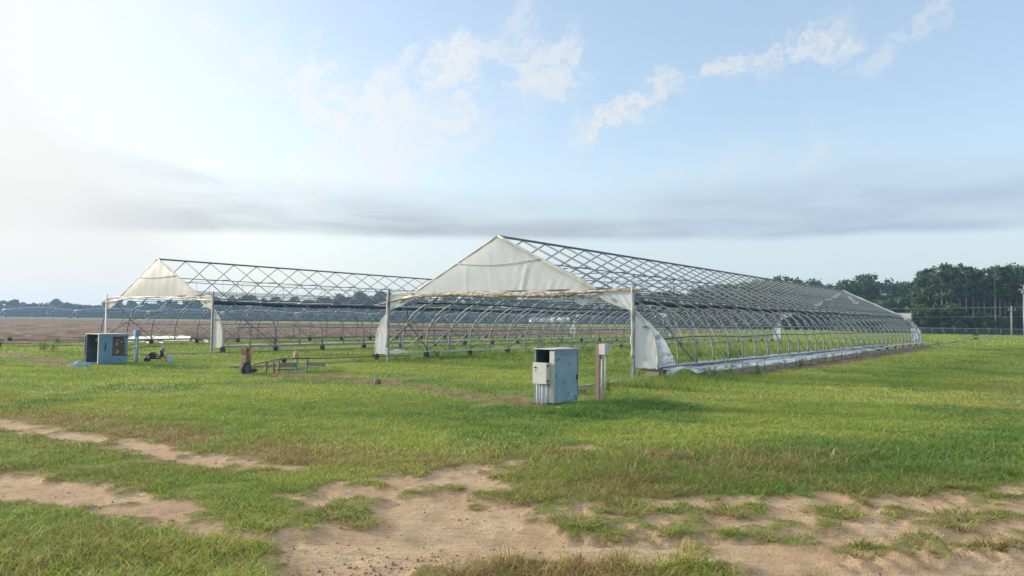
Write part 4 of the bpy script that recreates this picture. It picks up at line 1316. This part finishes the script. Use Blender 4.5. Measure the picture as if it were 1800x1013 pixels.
# ------------------------------------------------------------------ weeds
def weed_mesh(seed, h, n):
    rng = np.random.default_rng(seed)
    V, F, T = [], [], []
    for i in range(n):
        a = rng.uniform(0, 2 * PI); lean = rng.uniform(.05, .45); hh = h * rng.uniform(.45, 1.)
        bx, by = rng.normal(0, h * .12, 2)
        dx, dy = math.cos(a) * lean * hh, math.sin(a) * lean * hh
        tip = np.array([bx + dx, by + dy, hh])
        # stem
        w = .006
        b = len(V)
        V += [(bx - w, by, 0), (bx + w, by, 0), tuple(tip + (.002, 0, 0))]; F.append((b, b + 1, b + 2)); T += [.3] * 3
        for k in range(7):
            t = .2 + .8 * k / 7
            c = np.array([bx, by, 0]) * (1 - t) + tip * t
            la = rng.uniform(0, 2 * PI); ll = h * rng.uniform(.10, .2) * (1.2 - .5 * t)
            d = np.array([math.cos(la), math.sin(la), rng.uniform(.1, .7)]) * ll
            s = np.array([-math.sin(la), math.cos(la), 0]) * ll * .2
            b = len(V)
            V += [tuple(c), tuple(c + d * .5 + s), tuple(c + d)]; F.append((b, b + 1, b + 2)); T += [rng.random()] * 3
            b = len(V)
            V += [tuple(c), tuple(c + d), tuple(c + d * .5 - s)]; F.append((b, b + 1, b + 2)); T += [rng.random()] * 3
    me = np_mesh('weed', np.array(V, float), np.array(F), [WEED_M], False)
    fattr(me, 'tint', np.array(T))
    return me


weeds = [weed_mesh(s, 1., n) for s, n in ((1, 9), (2, 14), (3, 20))]
wl = [
    (loc2w(NEAR, 3.4, 5.9), .75, 1, 'spindly green weed just inside the front left sill of the nearer frame'),
    (loc2w(NEAR, 5.6, 6.9), .70, 2, 'bushy green weed outside the left sill of the nearer frame'),
    (loc2w(NEAR, 7.4, 6.8), .60, 2, 'low bushy weed further along the left sill of the nearer frame'),
    (loc2w(NEAR, 9.4, 6.7), .55, 1, 'thin weed on the left sill line behind the tall cabinet'),
    (loc2w(NEAR, 1.9, -6.9), .85, 0, 'tall thin weed growing up in front of the film skirt'),
    (loc2w(NEAR, 2.9, -6.95), .8, 0, 'second tall thin weed in front of the film skirt'),
    (loc2w(NEAR, 9.8, -7.35), .55, 2, 'dense green weed among the edging boards below the skirt'),
    (loc2w(NEAR, 4.2, -7.6), .42, 2, 'low weed at the foot of the first edging boards'),
    (loc2w(NEAR, 9.2, -3.4), .9, 2, 'big weed inside the right half of the nearer frame'),
    (loc2w(NEAR, 11.8, -3.8), .95, 2, 'tallest dense weed inside the nearer frame'),
    (loc2w(NEAR, 15.0, -3.0), .8, 2, 'rear dense weed inside the nearer frame'),
    (loc2w(NEAR, -4.6, -7.0), .45, 2, 'weed between the junction post and the corner trolley'),
    ((-21.6, 34.3), .75, 2, 'bushy weed by the bare earth at the far left'),
    ((-20.9, 33.9), .6, 2, 'smaller bushy weed right of the far left bush'),
    ((-17.2, 33.0), .9, 0, 'lone thin weed stem left of the wide cabinet'),
    ((-15.6, 28.6), .8, 0, 'thin weed stem close behind the wide cabinet'),
    (loc2w(NEAR, 49.6, -7.0), .7, 1, 'weed at the far end of the nearer frame by the track'),
]
for (x, y), s, k, lab in wl:
    o = tag(link('weed', weeds[k]), lab, 'weed', 'weeds around the frames')
    o.location = (x, y, 0); o.scale = (s, s, s); o.rotation_euler = (0, 0, R.uniform(0, 6))
for i in range(16):
    u = -9 + i * 1.9 + R.uniform(-.6, .6)
    x, y = loc2w(NEAR, u, 33.1 + R.uniform(-.5, .6))
    o = tag(link('weed', weeds[R.choice((1, 2))]), 'low green weed on the near margin of the ploughed soil', 'weed', 'weeds on the margin of the ploughed field')
    q = R.uniform(.3, .6); o.location = (x, y, 0); o.scale = (q * 1.4, q * 1.4, q); o.rotation_euler = (0, 0, R.uniform(0, 6))
# grass tufts standing on the sand
TUFT = 'grass tufts on the sandy track'


def tuft_mesh(seed, n, h, spread):
    rng = np.random.default_rng(seed)
    a = rng.uniform(0, 2 * PI, n); q = spread * np.sqrt(rng.random(n))
    x, y = np.cos(a) * q, np.sin(a) * q * .8
    hh = h * rng.uniform(.25, .8, n); ln = h * rng.uniform(.4, 1.5, n); la = a + rng.normal(0, .7, n)
    w = rng.uniform(.0025, .0045, n); ph = rng.uniform(0, 2 * PI, n)
    sx, sy = np.cos(ph) * w, np.sin(ph) * w
    lx, ly = np.cos(la) * ln, np.sin(la) * ln
    z0 = np.zeros(n) - .01
    S = np.stack
    V = S([S([x - sx, y - sy, z0], 1), S([x + sx, y + sy, z0], 1), S([x + lx * .4 - sx, y + ly * .4 - sy, hh * .75], 1), S([x + lx * .4 + sx, y + ly * .4 + sy, hh * .75], 1), S([x + lx, y + ly, hh * .7], 1)], 1).reshape(-1, 3)
    b = np.arange(n) * 5
    F = np.concatenate([S([b, b + 1, b + 3], 1), S([b, b + 3, b + 2], 1), S([b + 2, b + 3, b + 4], 1)])
    me = np_mesh('grass_tuft', V, F, [GRASS_M], False)
    g = np.array([.20, .28, .05]); st = np.array([.46, .35, .15])
    r = rng.random((n, 1))
    c = np.where(rng.random((n, 1)) < .45, st, g + r * np.array([.10, .09, .03])) * rng.uniform(.7, 1.2, (n, 1))
    fattr(me, 'col', np.repeat(np.concatenate([c, np.ones((n, 1))], 1), 5, 0), 'FLOAT_COLOR')
    return me


tufts = [tuft_mesh(s, n, h, sp) for s, n, h, sp in ((1, 260, .13, .17), (2, 200, .11, .13), (3, 340, .12, .24), (4, 150, .15, .10))]
tl = [
    (.57, 6.36, 1.2, 0, 'round green tuft on the sand near the middle of the track'), (.83, 5.98, 1.0, 1, 'tuft just right of and nearer than the middle round tuft'),
    (1.42, 5.72, 1.0, 3, 'upright spiky tuft alone on the right sandy road'), (2.05, 5.95, .9, 1, 'small low tuft right of the spiky tuft'),
    (2.35, 6.05, .8, 1, 'tiny flat tuft behind the tyre marks'), (2.62, 5.66, .9, 2, 'wide low tuft left of the tyre marks'),
    (2.15, 5.15, .8, 3, 'small upright tuft near the bottom right of the sand'), (3.15, 5.75, 1.0, 2, 'wide tuft beside the tyre marks'),
    (3.9, 6.45, 1.2, 3, 'tall pale tuft on the right of the sand'), (4.1, 6.75, 1.3, 0, 'large tuft at the right edge of the sand'),
    (2.95, 6.75, 1.3, 2, 'broad tuft in the brown patch right of centre'), (2.0, 6.75, 1.1, 0, 'rounded tuft in the brown patch'),
    (1.05, 6.85, 1.4, 2, 'broad dark green tuft at the back edge of the sand'), (-1.55, 6.55, 1.3, 2, 'long tuft island in the left of the wide sand'),
    (-1.25, 6.25, 1.0, 0, 'tuft at the near end of the tuft island'), (-.3, 6.95, 1.0, 1, 'small tuft at the back of the wide sand'),
    (.1, 7.2, 1.2, 2, 'dry tuft at the back right of the wide sand'), (3.2, 5.1, .9, 1, 'low tuft in front of the tyre marks'),
    (-.55, 7.6, .8, 1, 'flat little tuft far back on the sand'), (4.6, 6.3, 1.0, 0, 'tuft at the far right beyond the tyre marks'),
]
for x, y, s, k, lab in tl:
    o = tag(link('grass_tuft', tufts[k]), lab, 'grass tuft', TUFT)
    o.location = (x, y, float(hz(np.array([x]), np.array([y]))[0])); q = s * R.uniform(.62, .92); o.scale = (q * R.uniform(.9, 1.3), q, q * R.uniform(.6, .95)); o.rotation_euler = (0, 0, R.uniform(0, 6))

# ------------------------------------------------------------------ haze
m, n, out = mat('humid_air')
pvn = n.new('ShaderNodeVolumePrincipled')
pvn.inputs['Color'].default_value = (.42, .68, .96, 1)
pvn.inputs['Density'].default_value = .00048
pvn.inputs['Anisotropy'].default_value = .3
n.nt.links.new(pvn.outputs[0], out.inputs['Volume'])
tag(MB().box((0, 250, 14), (2000, 1400, 32)).build('haze', m), 'thin humid air fading the far trees to blue', 'haze', kind='stuff')

# ------------------------------------------------------------------ sky, sun, camera
SUN_AZ, SUN_EL = math.radians(-72), math.radians(15)
S = Vector((math.sin(SUN_AZ) * math.cos(SUN_EL), math.cos(SUN_AZ) * math.cos(SUN_EL), math.sin(SUN_EL)))
w = bpy.data.worlds.new('World'); sc.world = w; w.use_nodes = True
nt = w.node_tree; nt.nodes.clear()
n = Nodes(nt)
out = n.new('ShaderNodeOutputWorld'); bg = n.new('ShaderNodeBackground')
sky = n.new('ShaderNodeTexSky', sky_type='NISHITA', sun_disc=False, sun_elevation=SUN_EL, sun_rotation=SUN_AZ, altitude=50, air_density=1.0, dust_density=1.6, ozone_density=1.6)
d = n.new('ShaderNodeTexCoord').outputs['Generated']
X, Y, Z = n.sep(d)
az = n.m('ARCTAN2', X, Y); el = n.m('ARCSINE', Z)
sund = n.new('ShaderNodeVectorMath', operation='DOT_PRODUCT'); nt.links.new(d, sund.inputs[0]); sund.inputs[1].default_value = S
sd = sund.outputs['Value']
skyc = n.mix(1., sky.outputs[0], (1.0, 1.0, 1.0), 'MULTIPLY')
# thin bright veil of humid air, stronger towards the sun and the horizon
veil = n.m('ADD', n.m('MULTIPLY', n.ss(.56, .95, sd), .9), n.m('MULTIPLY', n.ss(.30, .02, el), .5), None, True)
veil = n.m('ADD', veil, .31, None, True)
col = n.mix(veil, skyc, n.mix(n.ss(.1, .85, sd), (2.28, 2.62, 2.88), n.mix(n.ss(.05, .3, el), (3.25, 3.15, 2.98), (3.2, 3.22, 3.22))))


def ell(a0, e0, ra, re, tilt):
    c, s = math.cos(tilt), math.sin(tilt)
    da = n.m('SUBTRACT', az, a0); de = n.m('SUBTRACT', el, e0)
    p = n.m('DIVIDE', n.m('ADD', n.m('MULTIPLY', da, c), n.m('MULTIPLY', de, s)), ra)
    q = n.m('DIVIDE', n.m('SUBTRACT', n.m('MULTIPLY', de, c), n.m('MULTIPLY', da, s)), re)
    r2 = n.m('ADD', n.m('MULTIPLY', p, p), n.m('MULTIPLY', q, q))
    return n.ss(1., .15, r2)


def pix(px, py):
    a = math.atan((px - 900) / 1304); e = math.atan((563 - py) / 1304 * math.cos(a))
    return a, e


# broken fair weather puffs and streaks
wa = n.m('MULTIPLY', n.m('SUBTRACT', n.noise(n.comb(n.m('MULTIPLY', az, 1.), el, 3.1), 11., 5., .6), .5), .22)
we = n.m('MULTIPLY', n.m('SUBTRACT', n.noise(n.comb(n.m('MULTIPLY', az, 1.), el, 8.3), 13., 5., .6), .5), .16)
waz = n.m('ADD', az, wa); wel = n.m('ADD', el, we)
ct, st_ = math.cos(.5), math.sin(.5)
sv_ = n.comb(n.m('ADD', n.m('MULTIPLY', waz, ct), n.m('MULTIPLY', wel, st_)), n.m('MULTIPLY', n.m('SUBTRACT', n.m('MULTIPLY', wel, ct), n.m('MULTIPLY', waz, st_)), 1.7), .37)
nz = n.noise(sv_, 13., 8., .6, .2)
nf = n.noise(sv_, 46., 7., .7, .4)
cl = n.m('ADD', n.m('MULTIPLY', nz, .62), n.m('MULTIPLY', nf, .38))
tex = n.ss(.36, .62, cl)


def puff(px, py, rx, ry, tilt, lo, hi, amp):
    a, e = pix(px, py)
    c, s = math.cos(tilt), math.sin(tilt)
    da = n.m('SUBTRACT', waz, a); de = n.m('SUBTRACT', wel, e)
    p = n.m('DIVIDE', n.m('ADD', n.m('MULTIPLY', da, c), n.m('MULTIPLY', de, s)), rx / 1304)
    q = n.m('DIVIDE', n.m('SUBTRACT', n.m('MULTIPLY', de, c), n.m('MULTIPLY', da, s)), ry / 1304)
    mk = n.ss(1.25, .0, n.m('SQRT', n.m('ADD', n.m('MULTIPLY', p, p), n.m('MULTIPLY', q, q))))
    k = n.m('MULTIPLY', mk, n.m('ADD', .22, n.m('MULTIPLY', tex, 1.1)))
    return n.ss(lo, hi * 1.2 + .1, k, 0., amp * .86)


tot = None
for args in ((790, 108, 210, 75, .42, .10, .75, .9), (960, 115, 120, 75, .25, .10, .75, .85), (560, 190, 230, 130, -.2, .06, .7, .95), (745, 195, 150, 110, .7, .08, .7, .85),
             (430, 140, 130, 70, -.3, .10, .8, .75), (1130, 170, 135, 42, .60, .10, .62, .95), (1310, 108, 150, 38, .30, .12, .70, .8), (1440, 50, 90, 36, .3, .12, .75, .85),
             (1600, 14, 130, 28, .3, .16, .9, .5), (650, 270, 340, 90, .25, .06, .8, .8), (1300, 285, 330, 60, .08, .05, 1.1, .4), (1050, 215, 120, 45, .5, .1, .8, .5), (1520, 85, 60, 26, .3, .12, .8, .45),
             (860, 245, 70, 30, .6, .1, .7, .5)):
    p_ = puff(*args)
    tot = p_ if tot is None else n.m('MAXIMUM', tot, p_)
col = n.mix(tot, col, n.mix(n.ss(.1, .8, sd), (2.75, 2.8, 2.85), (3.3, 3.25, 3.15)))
# low grey stratus bank
bv = n.comb(n.m('MULTIPLY', az, 2.2), n.m('MULTIPLY', el, 13.), 1.7)
bn = n.noise(bv, 2.0, 6., .55, .4)
bd = n.noise(n.comb(az, n.m('MULTIPLY', el, 3.), 5.2), 3.2, 4., .55)
wv = n.m('MULTIPLY', n.m('SUBTRACT', n.noise(n.comb(az, .2, 2.), 5., 5., .6), .5), .018)
ed = n.m('ADD', el, wv)
base = n.m('ADD', .1075, n.m('MULTIPLY', n.ss(-.6, -.25, az, 1, 0), -.012))
lower = n.ss(-.004, .010, n.m('SUBTRACT', ed, base))
thick = n.m('ADD', n.m('ADD', .05, n.ss(.05, .5, az, 0., .035)), n.m('MULTIPLY', bd, .07))
upper = n.ss(1.0, .15, n.m('DIVIDE', n.m('SUBTRACT', ed, base), thick))
band = n.m('MULTIPLY', n.m('MULTIPLY', lower, upper), n.ss(.26, .62, bn, .36, 1.))
left = n.ss(-.64, -.36, az, .25, 1.)
band = n.m('MULTIPLY', n.m('MULTIPLY', band, left), .84)
wedge = n.m('MULTIPLY', ell(*pix(330, 340), 300 / 1304, 42 / 1304, -.22), n.ss(.3, .62, bn, .3, .75))
wedge = n.m('MULTIPLY', wedge, n.ss(-.60, -.40, az, .0, 1.))
band = n.m('MAXIMUM', band, n.m('MULTIPLY', wedge, .8))
bandc = n.mix(n.ss(-.62, -.1, az), (2.35, 2.38, 2.38), n.mix(n.ss(-.1, .5, az), (1.50, 1.68, 1.82), (1.40, 1.70, 2.22)))
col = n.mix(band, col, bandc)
# unseen upper sky whitened, added fill to brighten the ground
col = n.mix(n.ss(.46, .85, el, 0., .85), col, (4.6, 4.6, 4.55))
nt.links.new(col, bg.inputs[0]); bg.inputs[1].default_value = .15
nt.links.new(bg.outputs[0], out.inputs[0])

ld = bpy.data.lights.new('sun', 'SUN'); ld.energy = 2.8; ld.angle = math.radians(9); ld.color = (1., .90, .76)
lo = bpy.data.objects.new('sun', ld); COL.objects.link(lo)
lo.rotation_euler = S.to_track_quat('Z', 'Y').to_euler(); lo.location = (0, 0, 40)

cam = bpy.data.cameras.new('camera'); co = bpy.data.objects.new('camera', cam); COL.objects.link(co)
cam.sensor_width = 36; cam.lens = 36 * 1301.5 / 1800; cam.clip_end = 5000; cam.clip_start = .1
pit, rol = .0438, .0121
e1 = Vector((1, 0, 0)); fw = Vector((0, math.cos(pit), math.sin(pit))); up = Vector((0, -math.sin(pit), math.cos(pit)))
ri = e1 * math.cos(rol) + up * math.sin(rol); uc = -e1 * math.sin(rol) + up * math.cos(rol)
co.matrix_world = Matrix(((ri.x, uc.x, -fw.x, 0), (ri.y, uc.y, -fw.y, 0), (ri.z, uc.z, -fw.z, 1.7), (0, 0, 0, 1)))
sc.camera = co

sc.view_settings.view_transform = 'Standard'; sc.view_settings.look = 'None'
sc.view_settings.exposure = 1.0; sc.view_settings.gamma = 1
sc.cycles.use_denoising = True
sc.cycles.max_bounces = 6; sc.cycles.diffuse_bounces = 3; sc.cycles.transmission_bounces = 4; sc.cycles.volume_bounces = 0
